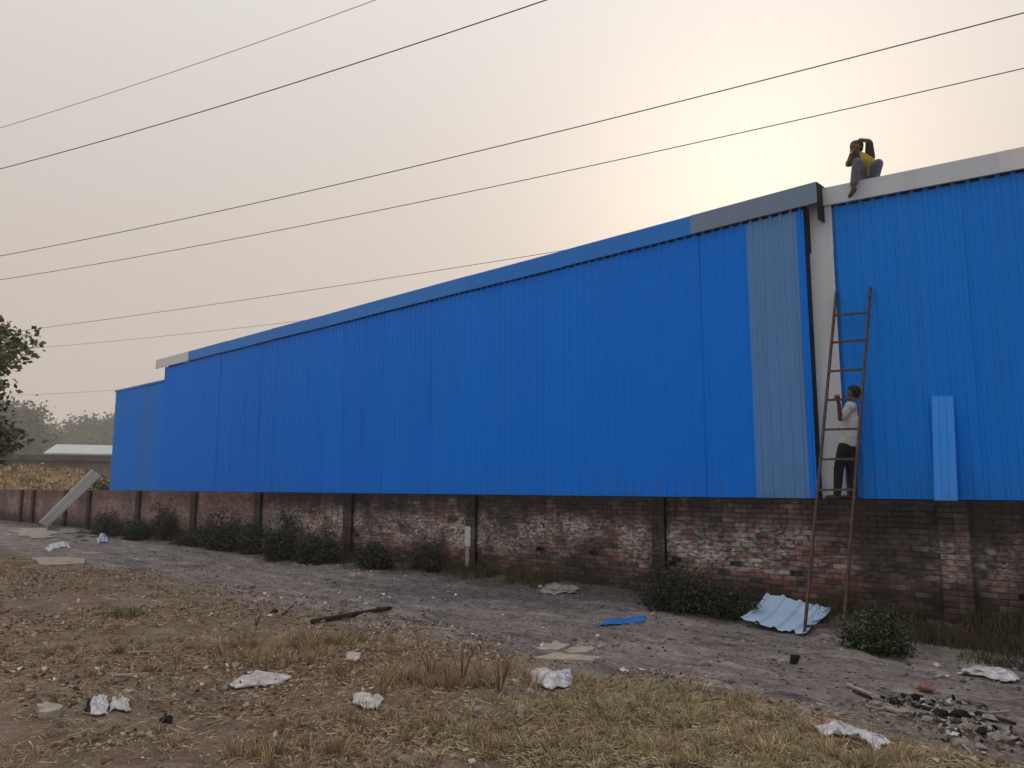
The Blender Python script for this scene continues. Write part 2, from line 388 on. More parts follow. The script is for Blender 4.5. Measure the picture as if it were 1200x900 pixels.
# mortar bed: front face with pockets where bricks are missing
mv, mf = [], []
def mq(a, b, c, d):
    k = len(mv); mv.extend((a, b, c, d)); mf.append((k, k + 1, k + 2, k + 3))
yF, yP = WY + 0.010, WY + 0.115
for r in range(nrow + 1):
    z0, z1 = r * CH - (0.25 if r == 0 else 0), min((r + 1) * CH, WH - 0.004)
    par = 0.121 if r % 2 else 0.0
    hs = sorted(c for (rr, c) in holes if rr == r); x = WX0
    for c in hs:
        h0, h1 = c * BL - par + 0.006, (c + 1) * BL - par - 0.006
        mq((x, yF, z0), (h0, yF, z0), (h0, yF, z1), (x, yF, z1))
        mq((h0, yP, z0), (h1, yP, z0), (h1, yP, z1), (h0, yP, z1))
        mq((h0, yF, z0), (h0, yP, z0), (h0, yP, z1), (h0, yF, z1)); mq((h1, yP, z0), (h1, yF, z0), (h1, yF, z1), (h1, yP, z1))
        mq((h0, yF, z1), (h0, yP, z1), (h1, yP, z1), (h1, yF, z1)); mq((h0, yF, z0), (h1, yF, z0), (h1, yP, z0), (h0, yP, z0))
        x = h1
    mq((x, yF, z0), (WX1, yF, z0), (WX1, yF, z1), (x, yF, z1))
zt = WH - 0.004; yB = WY + 0.40
mq((WX0, yF, zt), (WX1, yF, zt), (WX1, yB, zt), (WX0, yB, zt)); mq((WX0, yB, -0.25), (WX0, yB, zt), (WX1, yB, zt), (WX1, yB, -0.25))
mq((WX0, yB, -0.25), (WX0, yF, -0.25), (WX0, yF, zt), (WX0, yB, zt)); mq((WX1, yF, -0.25), (WX1, yB, -0.25), (WX1, yB, zt), (WX1, yF, zt))
pyd('mortar_bed', mv, mf, MORTAR, wall)
# bricks
bricks = []
for r in range(nrow):
    par = 0.121 if r % 2 else 0.0
    for c in range(int(WX0 / BL) + 1, int(WX1 / BL) - 1):
        if (r, c) in holes: continue
        x0 = c * BL - par; xm = x0 + BL / 2
        if any(a - 0.05 < xm < b + 0.05 for a, b in pil): continue
        if random.random() < 0.012: continue
        bricks.append((xm, (r + 0.5) * CH, 0))
for a, b in pil:                                   # pilaster bricks, two per course
    w = (b - a) / 2
    for r in range(nrow):
        for k in range(2): bricks.append((a + w * (k + 0.5), (r + 0.5) * CH, w))
base_v, base_f = [], None
def brick_vf(hl, rng, d=0.05):
    hh = CH / 2 - 0.006; hl -= 0.006
    j = lambda s: rng.uniform(-s, s)
    front = [(-hl + 0.004 + j(.004), -0.0, -hh + .004 + j(.003)), (hl - 0.004 + j(.004), 0, -hh + .004 + j(.003)), (hl - .004 + j(.004), 0, hh - .004 + j(.003)), (-hl + .004 + j(.004), 0, hh - .004 + j(.003))]
    mid = [(-hl, .006, -hh), (hl, .006, -hh), (hl, .006, hh), (-hl, .006, hh)]
    back = [(x, d, z) for x, y, z in mid]
    v = front + mid + back
    f = [(0, 1, 2, 3)]
    for s in (0, 4):
        for k in range(4): f.append((s + k, s + 4 + k, s + 4 + (k + 1) % 4, s + (k + 1) % 4))
    return v, f
def vis_area(b):
    x, z, w = b
    if not (x < -2.0): return -1
    return 1.0 / (x * x + WY * WY)
order = sorted(range(len(bricks)), key=lambda i: -vis_area(bricks[i]))
single = set(order[:300])
brng = random.Random(5)
protos = []
for k in range(6):
    v, f = brick_vf(BL / 2, brng); me = bpy.data.meshes.new('brick'); me.from_pydata(v, [], f); me.materials.append(BRICK); protos.append(me)
PROUD = 0.11
fv, ff = [], []
pil_proto = {}
for i, (xm, zm, w) in enumerate(bricks):
    off = brng.uniform(-0.006, 0.006) - (PROUD if w else 0)
    if brng.random() < 0.06 and not w: off += 0.012
    if i in single:
        if w:
            key = round(w, 3)
            if key not in pil_proto:
                v, f = brick_vf(w / 2, brng, 0.08); me = bpy.data.meshes.new('brick'); me.from_pydata(v, [], f); me.materials.append(BRICK); pil_proto[key] = me
            me = pil_proto[key]
        else: me = protos[brng.randrange(6)]
        o = link('brick', me, None, wall); o.matrix_parent_inverse = Matrix(); o.location = (xm + 20, off, zm)
        o.rotation_euler = (brng.uniform(-.012, .012), 0, brng.uniform(-.012, .012))
    else:
        v, f = brick_vf(w / 2 if w else BL / 2, brng, 0.08 if w else 0.05); k = len(fv)
        fv += [(x + xm, y + WY + off, z + zm) for x, y, z in v]; ff += [tuple(q + k for q in t) for t in f]
bf = pyd('brick_courses', fv, ff, BRICK, wall); bf['kind'] = 'stuff'
for a, b in pil:
    box('pilaster_core', a + 0.006, b - 0.006, WY - PROUD + 0.010, WY + 0.02, -0.25, WH - 0.008, MORTAR, wall)
a, b = pil[8]
zt, zb = at(548, 617, WY - PROUD).z, at(548, 640, WY - PROUD).z
pyd('whitewash_patch', *box_vf(a + 0.02, (a + b) / 2 + 0.03, WY - PROUD - 0.016, WY - PROUD + 0.004, zb, zt), WHITEWASH, wall)
zt2 = at(548, 664, WY - PROUD).z
pyd('lime_streak', *box_vf(a + 0.04, (a + b) / 2 - 0.01, WY - PROUD - 0.012, WY - PROUD + 0.004, max(zt2, 0.1), zb - 0.01), m_plain('pinkish_lime', (0.30, 0.24, 0.22), 0.9, 0.4, 9), wall)

# ------------------------------------------------------------------ profiled sheets
PITCHR = 0.20
def sheet_vf(width, z0, z1a, z1b, amp=0.0022, rng=None, seg=7, rib_ext=0.05, pitch=PITCHR, height=0.015):
    nr = max(1, int(round(width / pitch))); p = width / nr; pr = []
    for k in range(nr):
        s = k * p
        pr += [(s, 0, 0), (s + p * 0.30, 0, 0), (s + p * 0.38, -height, 1), (s + p * 0.62, -height, 1), (s + p * 0.70, 0, 0)]
    pr.append((width, 0, 0)); n = len(pr); v, f = [], []
    ph = rng.uniform(0, 9)
    for i in range(seg + 1):
        t = i / seg
        for (s, y, rb) in pr:
            zt_ = z1a + (z1b - z1a) * s / width + (rib_ext if rb else 0)
            z = z0 + (zt_ - z0) * t
            v.append((s, y + amp * math.sin(ph + z * 1.7 + s * 3) + amp * rng.uniform(-.4, .4), z))
    for i in range(seg):
        for k in range(n - 1): f.append((i * n + k, i * n + k + 1, (i + 1) * n + k + 1, (i + 1) * n + k))
    return v, f
def shed_sheet(parent, x0, x1, z0, za, zb, y, mat, rng, name='wall_sheet', **kw):
    v, f = sheet_vf(x1 - x0, z0, za, zb, rng=rng, **kw)
    tilt = rng.uniform(-0.008, 0.008)
    v = [(a + x0, b + y + tilt * (a / (x1 - x0) - .5) * 2, c) for a, b, c in v]
    return pyd(name, v, f, mat, parent)
srng = random.Random(21)
SY = WY + 0.10
EZ, FH = 7.30, 0.37
shed = thing('blue_shed', (-20, WY + 0.4, WH), 'long blue profiled sheet shed rising behind the brick wall', 'shed')
xe = at(954, 500, SY).x; xg1 = at(945, 500, SY).x; xg0 = at(884, 500, SY).x
xm0 = at(190, 500, SY).x; xl0 = at(133, 500, SY).x
zf = EZ - FH
ZB = WH + 0.012
shed_sheet(shed, xg1, xe, ZB, zf - 0.04, zf - 0.04, SY, BLUE, srng)
shed_sheet(shed, xg0, xg1, ZB, zf - 0.04, zf - 0.04, SY - 0.006, BLUE_GREY, srng)
xs = xg0; n = int(round((xg0 - xm0) / 1.0)); w = (xg0 - xm0) / n
for k in range(n):
    x1 = xg0 - k * w; shed_sheet(shed, x1 - w, x1, ZB, zf - 0.04, zf - 0.04, SY + srng.uniform(-.004, .004), BLUE, srng)
LZ = at(165, 453, SY).z
for k in range(5):
    w2 = (xm0 - xl0) / 5; x1 = xm0 - k * w2
    shed_sheet(shed, x1 - w2, x1, ZB, LZ, LZ, SY + 0.012, BLUE_STAIN if k == 1 else BLUE_R, srng, rib_ext=0.0)
pyd('eave_trim', *box_vf(xl0 - 0.03, xm0 - 0.02, SY - 0.035, SY + 0.05, LZ - 0.01, LZ + 0.07), FASCIA_BLUE, shed)
def fascia(parent, x0, x1, zt0, zt1, h0, h1, y, mat, name='fascia'):
    th = 0.012; v = []
    for x, zt_, h in ((x0, zt0, h0), (x1, zt1, h1)):
        v += [(x, y + 0.22, zt_ - 0.02), (x, y, zt_), (x, y, zt_ - h), (x, y + 0.035, zt_ - h - 0.004),
              (x, y + 0.035, zt_ - h + th), (x, y + th, zt_ - h + th), (x, y + th, zt_ - th), (x, y + 0.22, zt_ - 0.02 - th)]
    f = [(k, (k + 1) % 8, 8 + (k + 1) % 8, 8 + k) for k in range(8)] + [tuple(range(7, -1, -1)), tuple(range(8, 16))]
    return pyd(name, v, f, mat, parent)
FY = SY - 0.075
xf = [at(183, 424, FY).x, at(221, 415, FY).x]
xr = at(957, 225, FY).x; xgs = at(809, 262, FY).x
cuts = [xf[1] + (xgs - xf[1]) * k / 7 for k in range(8)]
fascia(shed, xf[0], xf[1], EZ, EZ, FH, FH, FY - 0.012, GALV_PALE)
for k in range(7): fascia(shed, cuts[k], cuts[k + 1] + 0.03, EZ + srng.uniform(-.012, .012), EZ + srng.uniform(-.012, .012), FH, FH, FY + 0.004 * (k % 2), FASCIA_BLUE)
fascia(shed, xgs, xr, EZ, EZ, FH, FH, FY - 0.008, FASCIA_SLATE)
box('fascia_end_cap', xr - 0.006, xr + 0.012, FY + 0.002, SY + 0.30, EZ - FH - 0.3, EZ - 0.004, DARK, shed)
# roof, ends, back, frame
DEP = 22.0
def gable(parent, x0, x1, y0, ze, zr, mat_roof, mat_wall, y1=None):
    y1 = y1 or y0 + DEP; ym = (y0 + y1) / 2
    v = []
    for x in (x0, x1): v += [(x, y0, ze), (x, ym, zr), (x, y1, ze), (x, y1, ze - .05), (x, ym, zr - .05), (x, y0, ze - .05)]
    f = [(0, 1, 7, 6), (1, 2, 8, 7), (3, 9, 10, 4), (4, 10, 11, 5), (2, 3, 9, 8), (0, 6, 11, 5), (0, 5, 4, 1), (1, 4, 3, 2), (6, 7, 10, 11), (7, 8, 9, 10)]
    pyd('roof', v, f, mat_roof, parent)
    for x in (x0 + 0.03, x1 - 0.03):
        pyd('end_wall', [(x, y0 + .03, 0.0), (x, y1 - .03, 0.0), (x, y1 - .03, ze - .06), (x, ym, zr - .06), (x, y0 + .03, ze - .06)], [(0, 1, 2, 3, 4)], mat_wall, parent)
    box('back_wall', x0, x1, y1 - 0.05, y1, 0.0, ze - 0.07, mat_wall, parent)
gable(shed, xm0 + 0.02, xe + 0.02, SY + 0.06, EZ - 0.10, EZ + 1.1, FASCIA_BLUE, BLUE)
gable(shed, xl0, xm0, SY + 0.06, LZ - 0.02, LZ + 0.7, FASCIA_BLUE, BLUE)
pyd('high_end_panel', *box_vf(xm0 - 0.006, xm0 + 0.022, SY - 0.02, SY + 0.5, LZ - 0.2, zf), BLUE_R, shed)
pyd('side_return', *box_vf(xe - 0.004, xe + 0.010, SY + 0.002, RY + 0.02, WH + 0.02, zf + 0.05), DARK, shed)  # near-black colour stands in for the dark opening between the sheds
for k in range(7):
    x = xm0 + (xe - xm0) * (k + 0.5) / 7
    box('steel_column', x - .1, x + .1, SY + .35, SY + .6, 0, EZ - .3, STEEL, shed)

# right shed
shed2 = thing('blue_shed', (-1, WY + 0.6, WH), 'blue profiled sheet shed with plain grey fascia at the right end', 'shed')
def topz(x):   # fascia top and foot lines, measured at two places
    a, b = at(957, 222, RY - .08), at(1200, 172, RY - .08); return a.z + (b.z - a.z) * (x - a.x) / (b.x - a.x)
def botz(x):
    a, b = at(982, 238, RY - .08), at(1200, 197, RY - .08); return a.z + (b.z - a.z) * (x - a.x) / (b.x - a.x)
x2 = at(983, 420, RY).x; xcs = xe + 0.012
R_END = 5.0; n = 8; w = 1.0
for k in range(n):
    a, b = x2 + k * w, x2 + (k + 1) * w
    shed_sheet(shed2, a, b, ZB, botz(a) - .035, botz(b) - .035, RY + srng.uniform(-.003, .003), BLUE_R, srng)
R_END = x2 + n * w
zl = at(965, 297, RY).z
box('corner_flashing', xcs + 0.002, x2 + 0.03, RY - 0.062, RY - 0.052, ZB, zl + 0.03, GALV, shed2)
box('corner_flashing', xcs + 0.02, x2 + 0.03, RY - 0.046, RY - 0.038, zl, botz(x2) + 0.1, GALV, shed2)
box('flashing_edge', xcs + 0.002, xcs + 0.018, RY - 0.075, RY - 0.063, ZB, zl, SHEET_SKY, shed2)
xj = at(1173, 190, RY - .08).x
xc0 = xcs + 0.012
for a, b, m, dy in ((xc0, xj, GALV, 0), (xj - 0.02, xj + 3.0, GALV_PALE, -.004), (xj + 2.98, R_END, GALV, 0)):
    fascia(shed2, a, b, topz(a), topz(b), topz(a) - botz(a), topz(b) - botz(b), RY - 0.085 + dy, m)
ze2 = min(topz(xc0), topz(R_END)) - 0.12
gable(shed2, xc0 + 0.01, R_END, RY + 0.06, ze2, ze2 + 1.1, GALV, BLUE_R)
bk = []
for a in (xc0 + 0.02, R_END - 0.02): bk += [(a, RY + 0.03, botz(a) - 0.35), (a, RY + 0.03, topz(a) - 0.03), (a, RY + 0.045, topz(a) - 0.03), (a, RY + 0.045, botz(a) - 0.35)]
pyd('eave_backing', bk, [(0, 4, 5, 1), (1, 5, 6, 2), (2, 6, 7, 3), (3, 7, 4, 0), (0, 1, 2, 3), (7, 6, 5, 4)], STEEL, shed2)  # dark strip added behind the sheets so no sky shows under the fascia
box('gutter_floor', xc0 + 0.02, xj + 1.0, RY - 0.06, RY + 0.50, topz(xj + 1) - 0.10, topz(xj + 1) - 0.06, GALV, shed2)

# ------------------------------------------------------------------ loose sheets
def flat_thing(name, v, f, mat, label, cat, smooth=False, group=None):
    c = sum((Vector(p) for p in v), Vector()) / len(v); c.z = min(p[2] for p in v)
    o = pyd(name, [Vector(p) - c for p in v], f, mat, None, smooth); o.location = c
    return tag(o, label, cat, group)
# narrow strip standing on the wall
bl, br = at(1095, 584, WY + 0.04), at(1123, 584, WY + 0.04); tl, tr = at(1092, 464, RY - 0.035), at(1118, 464, RY - 0.035)
for p in (bl, br): p.z = WH + 0.004
cs = []
for a, b in ((bl, br), (tl, tr)):
    for s, dy in ((0, 0.02), (0.02, -0.012), (.30, -.012), (.34, .004), (.64, .004), (.68, -.012), (.98, -.012), (1, .02)):
        p = a.lerp(b, s); p.y += dy - 0.02; cs.append(p)
cs2 = [p + Vector((0, 0.002, 0)) for p in cs]
f = [(k, k + 1, k + 9, k + 8) for k in range(7)] + [(k + 17, k + 16, k + 24, k + 25) for k in range(7)]
flat_thing('metal_strip', cs + cs2, f, BLUE_PALE, 'narrow bright blue metal strip leaning upright on top of the wall', 'metal sheet')
# corrugated offcut by the ladder foot
q = [on_ground(867, 735), on_ground(948, 746), on_ground(976, 722), on_ground(899, 712)]
q[2] = on_ground(978, 724)
v, f = [], []; nu, nv = 33, 5
for j in range(nv):
    for i in range(nu):
        u, t = i / (nu - 1), j / (nv - 1)
        p = q[0].lerp(q[1], u).lerp(q[3].lerp(q[2], u), t)
        p = Vector((p.x, p.y, gzf(p.x, p.y) + 0.07 + 0.032 * (1 if (i // 2) % 4 == 0 else 0) + 0.035 * math.sin(u * 5 + 1) + 0.09 * t))
        if j == 0 and 20 < i < 26: p += (q[3] - q[0]) * 0.06
        if i == nu - 1: p += (q[0] - q[1]) * 0.10 * (j % 2)
        v.append(p)
f = [(j * nu + i, j * nu + i + 1, (j + 1) * nu + i + 1, (j + 1) * nu + i) for j in range(nv - 1) for i in range(nu - 1)]
flat_thing('corrugated_offcut', v, f, SHEET_SKY, 'pale blue corrugated sheet offcut lying at the ladder foot', 'metal sheet')
# pale strip leaning on the far wall
ya = WY - 1.9
fb = atz(42, 617, 0.02); fb2 = atz(57, 618, 0.02); yt = WY - 0.16
ft = at(113, 557, yt); ft2 = at(119, 557, yt)
u = (fb2 - fb).normalized()
low = atz(56, 618, 0.03); Ld = (ft2 - low).normalized()
Wd = RGT * .65 - UPV * .76; Wd = (Wd - Ld * Wd.dot(Ld)).normalized(); Wh = Ld.cross(Vector((0, 0, 1))).normalized(); Wh = Wh if Wh.dot(Wd) > 0 else -Wh
Wd = (Wd * .8 + Wh * .4); Wd = (Wd - Ld * Wd.dot(Ld)).normalized(); Nd = Wd.cross(Ld).normalized()
if Nd.dot(EYE - low) < 0: Nd = -Nd
v = []
for a in (low, ft2):
    for s_, dz in ((0, .0), (.03, .03), (.32, .03), (.36, .0), (.42, .0), (.46, .03), (.75, .03), (.78, 0)):
        v.append(a - Wd * (.78 - s_) * .62 + Nd * dz)
v2 = [p - Vector((0, -0.003, 0.003)) for p in v]
f = [(k, k + 1, k + 9, k + 8) for k in range(7)] + [(k + 17, k + 16, k + 24, k + 25) for k in range(7)]
flat_thing('metal_strip', v + v2, f, SHEET_WHITE, 'long pale metal strip leaning aslant against the far wall', 'metal sheet')

# ------------------------------------------------------------------ ladder
LT, RT = at(980, 342, RY - 0.06), at(1020, 337, RY - 0.06)
LB, RB = on_ground(942, 746), on_ground(988, 744)
for p in (LB, RB): p.z -= 0.02
lad = thing('ladder', (LB + RB) / 2, 'tall rusty steel ladder leaning against the shed', 'ladder')
side = (RT - LT).normalized()
for a, b in ((LB, LT), (RB, RT)): pyd('rail', *beam_vf(a, b, 0.032, 0.05, side), RUST, lad)
LADDER = {}
for y in (368, 400, 434, 468, 503, 538, 574, 611, 650, 692, 733):
    lo, hi = 0.0, 1.0
    for k in range(40):
        t = (lo + hi) / 2; p = (LB.lerp(LT, t) + RB.lerp(RT, t)) / 2
        if proj(p)[1] > y: lo = t
        else: hi = t
    LADDER[y] = t
    a, b = LB.lerp(LT, t), RB.lerp(RT, t); d = (b - a).normalized()
    pyd('rung', *beam_vf(a + d * 0.016, b - d * 0.016, 0.034, 0.034, Vector((0, 0, 1))), RUST, lad)

# ------------------------------------------------------------------ people: capsules fused by a voxel remesh
def caps_vf(a, b, ra, rb, n=12):
    d = b - a; L = max(d.length, 1e-5); d = d / L; pts, rad = [], []
    for k in (80, 55, 25): t = math.radians(k); pts.append(a - d * ra * math.sin(t)); rad.append(ra * math.cos(t))
    pts.append(a); rad.append(ra); pts.append(b); rad.append(rb)
    for k in (25, 55, 80): t = math.radians(k); pts.append(b + d * rb * math.sin(t)); rad.append(rb * math.cos(t))
    u, w = frame_of(d); v, f = [], []
    for p, r in zip(pts, rad):
        for k in range(n):
            a_ = 2 * math.pi * k / n; v.append(p + (u * math.cos(a_) + w * math.sin(a_)) * r)
    m = len(pts)
    for i in range(m - 1):
        for k in range(n): f.append((i * n + k, i * n + (k + 1) % n, (i + 1) * n + (k + 1) % n, (i + 1) * n + k))
    f += [tuple(range(n))[::-1], tuple(range((m - 1) * n, m * n))]
    return v, f
def fused(name, caps, mat, parent, voxel=0.012, smooth=4):
    V, F = [], []
    for c in caps:
        v, f = caps_vf(Vector(c[0]), Vector(c[1]), c[2], c[3]); k = len(V)
        V += v; F += [tuple(q + k for q in t) for t in f]
    me = bpy.data.meshes.new(name + '_tmp'); me.from_pydata([tuple(p) for p in V], [], F)
    o = bpy.data.objects.new(name + '_tmp', me); COL.objects.link(o)
    r = o.modifiers.new('r', 'REMESH'); r.mode = 'VOXEL'; r.voxel_size = voxel
    s = o.modifiers.new('s', 'SMOOTH'); s.iterations = smooth; s.factor = 0.5
    bpy.context.view_layer.update()
    dg = bpy.context.evaluated_depsgraph_get()
    m2 = bpy.data.meshes.new_from_object(o.evaluated_get(dg)); m2.name = name
    bpy.data.objects.remove(o); bpy.data.meshes.remove(me)
    return link(name, m2, mat, parent, True)
def hand_caps(wrist, dirv, palmn, curl=0.9, s=1.0):
    d = dirv.normalized(); n = (palmn - d * palmn.dot(d)).normalized(); sd_ = d.cross(n); out = []
    palm = wrist + d * 0.085 * s
    for k in (-1, 0, 1): out.append((wrist + sd_ * k * 0.012, palm + sd_ * k * 0.024 * s, 0.018 * s, 0.014 * s))
    for k, L in zip((-1.5, -0.5, 0.5, 1.5), (0.062, 0.078, 0.072, 0.055)):
        a = palm + sd_ * k * 0.021 * s; e1 = (d * math.cos(curl * .6) + n * math.sin(curl * .6)); e2 = (d * math.cos(curl * 1.7) + n * math.sin(curl * 1.7))
        b = a + e1 * L * .5 * s; c = b + e2 * L * .55 * s
        out += [(a, b, 0.0095 * s, 0.009 * s), (b, c, 0.009 * s, 0.0075 * s)]
    a = wrist + d * 0.03 * s + sd_ * 0.025 * s; b = a + (d * .6 + sd_ * .7 + n * .3).normalized() * 0.04 * s; c = b + (d * .8 + n * .6).normalized() * 0.03 * s
    out += [(a, b, 0.012 * s, 0.010 * s), (b, c, 0.010 * s, 0.008 * s)]
    return out
def head_caps(c, face, up, s=1.0):
    f = face.normalized(); r = up.cross(f).normalized()
    P = lambda x, y, z: c + (f * x + r * y + up * z) * s
    out = [(P(-.025, 0, .03), P(.02, 0, .035), .088 * s, .084 * s), (P(.025, 0, -.02), P(.035, 0, -.075), .070 * s, .045 * s),
           (P(.085, 0, .0), P(.108, 0, -.028), .010 * s, .016 * s),                      # nose
           (P(.072, -.02, -.062), P(.072, .02, -.062), .013 * s, .013 * s),               # mouth
           (P(.05, 0, -.095), P(.062, 0, -.1), .022 * s, .018 * s)]                       # chin
    for k in (-1, 1):
        out += [(P(.0, .082 * k, .015), P(-.01, .085 * k, -.025), .016 * s, .012 * s), (P(.08, .018 * k, .025), P(.075, .045 * k, .025), .012 * s, .010 * s)]
    return out
def hair_caps(c, face, up, s=1.0):
    f = face.normalized(); P = lambda x, z: c + (f * x + up * z) * s
    return [(P(-.035, .045), P(.01, .058), .092 * s, .082 * s), (P(-.05, .02), P(-.055, -.03), .080 * s, .055 * s)]
def eyes(parent, c, face, up, s=1.0):
    f = face.normalized(); r = up.cross(f).normalized()
    for k in (-1, 1):
        p = c + (f * .086 + r * .03 * k + up * .012) * s
        fused('eye', [(p - r * .006, p + r * .006, .008, .008)], HAIR, parent, 0.004, 1)

# --- worker standing on the wall behind the ladder
PY = RY - 0.24
pelv = at(993, 524, PY); chest = at(995, 492, PY); neck = at(997, 473, PY); head = at(1000, 461, PY - 0.01)
kn = [at(983, 549, PY - 0.07), at(999, 549, PY + 0.07)]; an = [at(981, 574, PY - 0.07), at(1000, 574, PY + 0.06)]
for p in an: p.z = WH + 0.095
hipv = [pelv + Vector((-0.02, -0.09, -0.03)), pelv + Vector((0.03, 0.09, -0.03))]
sh = [at(996, 477, PY - 0.17), at(998, 477, PY + 0.14)]
tR = LADDER[468]; rg = LB.lerp(LT, tR).lerp(RB.lerp(RT, tR), 0.28)
hand0 = rg + Vector((0.02, 0.05, -0.015)); el = [at(985, 491, PY - 0.26), at(987, 491, PY + 0.06)]
hand1 = at(982, 470, PY + 0.02)
p1 = thing('person', Vector((pelv.x, PY, WH)), 'worker in pale shirt and black trousers standing on the wall behind the ladder', 'person')
face = Vector((-1, 0.35, 0.1)); UPH = Vector((0, 0, 1))
B = [(pelv, chest, .125, .14), (chest, neck, .13, .06), (neck - Vector((0, 0, .02)), head, .055, .055), (sh[0], sh[1], .07, .07)]
for k in range(2):
    B += [(hipv[k], kn[k], .085, .06), (kn[k], an[k], .058, .04), (an[k] + Vector((0.03, 0, -.05)), an[k] + Vector((-.16, 0, -.06)), .034, .03)]
    B += [(sh[k], el[k], .052, .042), (el[k], (hand0, hand1)[k], .042, .028)]
    B += hand_caps((hand0, hand1)[k], (hand0, hand1)[k] - el[k] + Vector((0, -.02 if k == 0 else .05, .1)), Vector((-.3, -1 if k == 0 else 1, 0)), 1.2)
B += head_caps(head, face, UPH)
fused('body', B, SKIN, p1, 0.011)
wst = pelv.lerp(chest, 0.12)
S = [(wst, chest, .145, .158), (chest, neck - Vector((0, 0, .03)), .15, .085), (sh[0], sh[1], .088, .088)]
for k in range(2): S.append((sh[k], sh[k].lerp(el[k], 0.8), .078, .066))
fused('shirt', S, SHIRT_W, p1, 0.014)
S = [(pelv + Vector((0, 0, .04)), pelv - Vector((0, 0, .05)), .142, .135)]
for k in range(2): S += [(hipv[k], kn[k], .108, .082), (kn[k], an[k] + Vector((0, 0, 0.0)), .080, .062)]
fused('trousers', S, PANTS_K, p1, 0.014)
fused('hair', hair_caps(head, face, UPH), HAIR, p1, 0.012)
eyes(p1, head, face, UPH)
for k in range(2): fused('shoe', [(an[k] + Vector((.04, 0, -.055)), an[k] + Vector((-.17, 0, -.062)), .043, .036), (an[k], an[k] + Vector((0, 0, -.05)), .045, .043)], SHOE, p1, 0.012)

# --- man perched on the fascia of the right shed
pelv = at(1018, 205, RY + 0.24); chest = at(1014, 190, RY + 0.12); neck = at(1007, 181, RY + 0.03); head = at(1003.5, 173.5, RY - 0.03)
p2 = thing('person', Vector((pelv.x, RY + 0.2, topz(pelv.x))), 'man in yellow and dark top and grey jeans perched on the grey shed fascia', 'person')
kn = [at(1004.5, 190.5, RY - 0.17), at(1029, 192, RY + 0.0)]
an = [at(999.5, 222, RY - 0.17), at(1026, 211, RY + 0.12)]
hipv = [pelv + Vector((-.08, -.02, -.02)), pelv + Vector((.08, 0, -.02))]
sh = [at(1003.5, 184, RY - 0.02), at(1019.5, 184.5, RY + 0.12)]
el = [at(993.5, 193, RY - 0.16), at(1018.5, 165.5, RY + 0.0)]
wr = [at(997, 181, RY - 0.17), at(1008, 163.5, RY - 0.05)]
face = Vector((-.75, -.55, -.18)); UPH = Vector((-.1, -.1, 1)).normalized()
B = [(pelv, chest, .13, .135), (chest, neck, .125, .055), (neck, head, .05, .05), (sh[0], sh[1], .065, .065)]
toe = at(996, 230, RY - 0.24)
for k in range(2):
    B += [(hipv[k], kn[k], .085, .062), (kn[k], an[k], .060, .038)]
    B += [(sh[k], el[k], .050, .040), (el[k], wr[k], .040, .027)]
    B += hand_caps(wr[k], (head + Vector((0, 0, .08)) - wr[k]), head - wr[k], 0.7)
B += [(an[0], toe, .034, .026), (an[1], an[1] + Vector((-.05, -.10, -.02)), .034, .03)]
B += head_caps(head, face, UPH)
fused('body', B, SKIN, p2, 0.011)
fused('shirt', [(pelv.lerp(chest, .25), chest, .15, .155), (chest, neck - Vector((0, 0, .02)), .14, .075), (sh[0], sh[1], .078, .078)], YELLOW, p2, 0.014)
for k in range(2): fused('sleeve', [(sh[k], sh[k].lerp(el[k], .85), .086, .062)], SLEEVE_K, p2, 0.014)
fused('vest', [(chest.lerp(neck, .2) + Vector((-.10, -.08, .02)), pelv.lerp(chest, .35) + Vector((-.07, -.09, 0)), .105, .12), (sh[0], chest + Vector((-.08, -.05, 0)), .085, .1)], SLEEVE_K, p2, 0.014)
S = [(pelv + Vector((0, 0, .02)), pelv, .145, .14)]
for k in range(2): S += [(hipv[k], kn[k], .108, .085), (kn[k], kn[k].lerp(an[k], .78), .084, .062)]
fused('jeans', S, JEANS, p2, 0.014)
fused('hair', hair_caps(head, face, UPH), HAIR, p2, 0.012)
eyes(p2, head, face, UPH)
fused('shoe', [(an[0] + Vector((.02, .0, -.01)), toe, .044, .034)], SHOE, p2, 0.012)
fused('shoe', [(an[1], an[1] + Vector((-.06, -.12, -.02)), .042, .036)], SHOE, p2, 0.012)

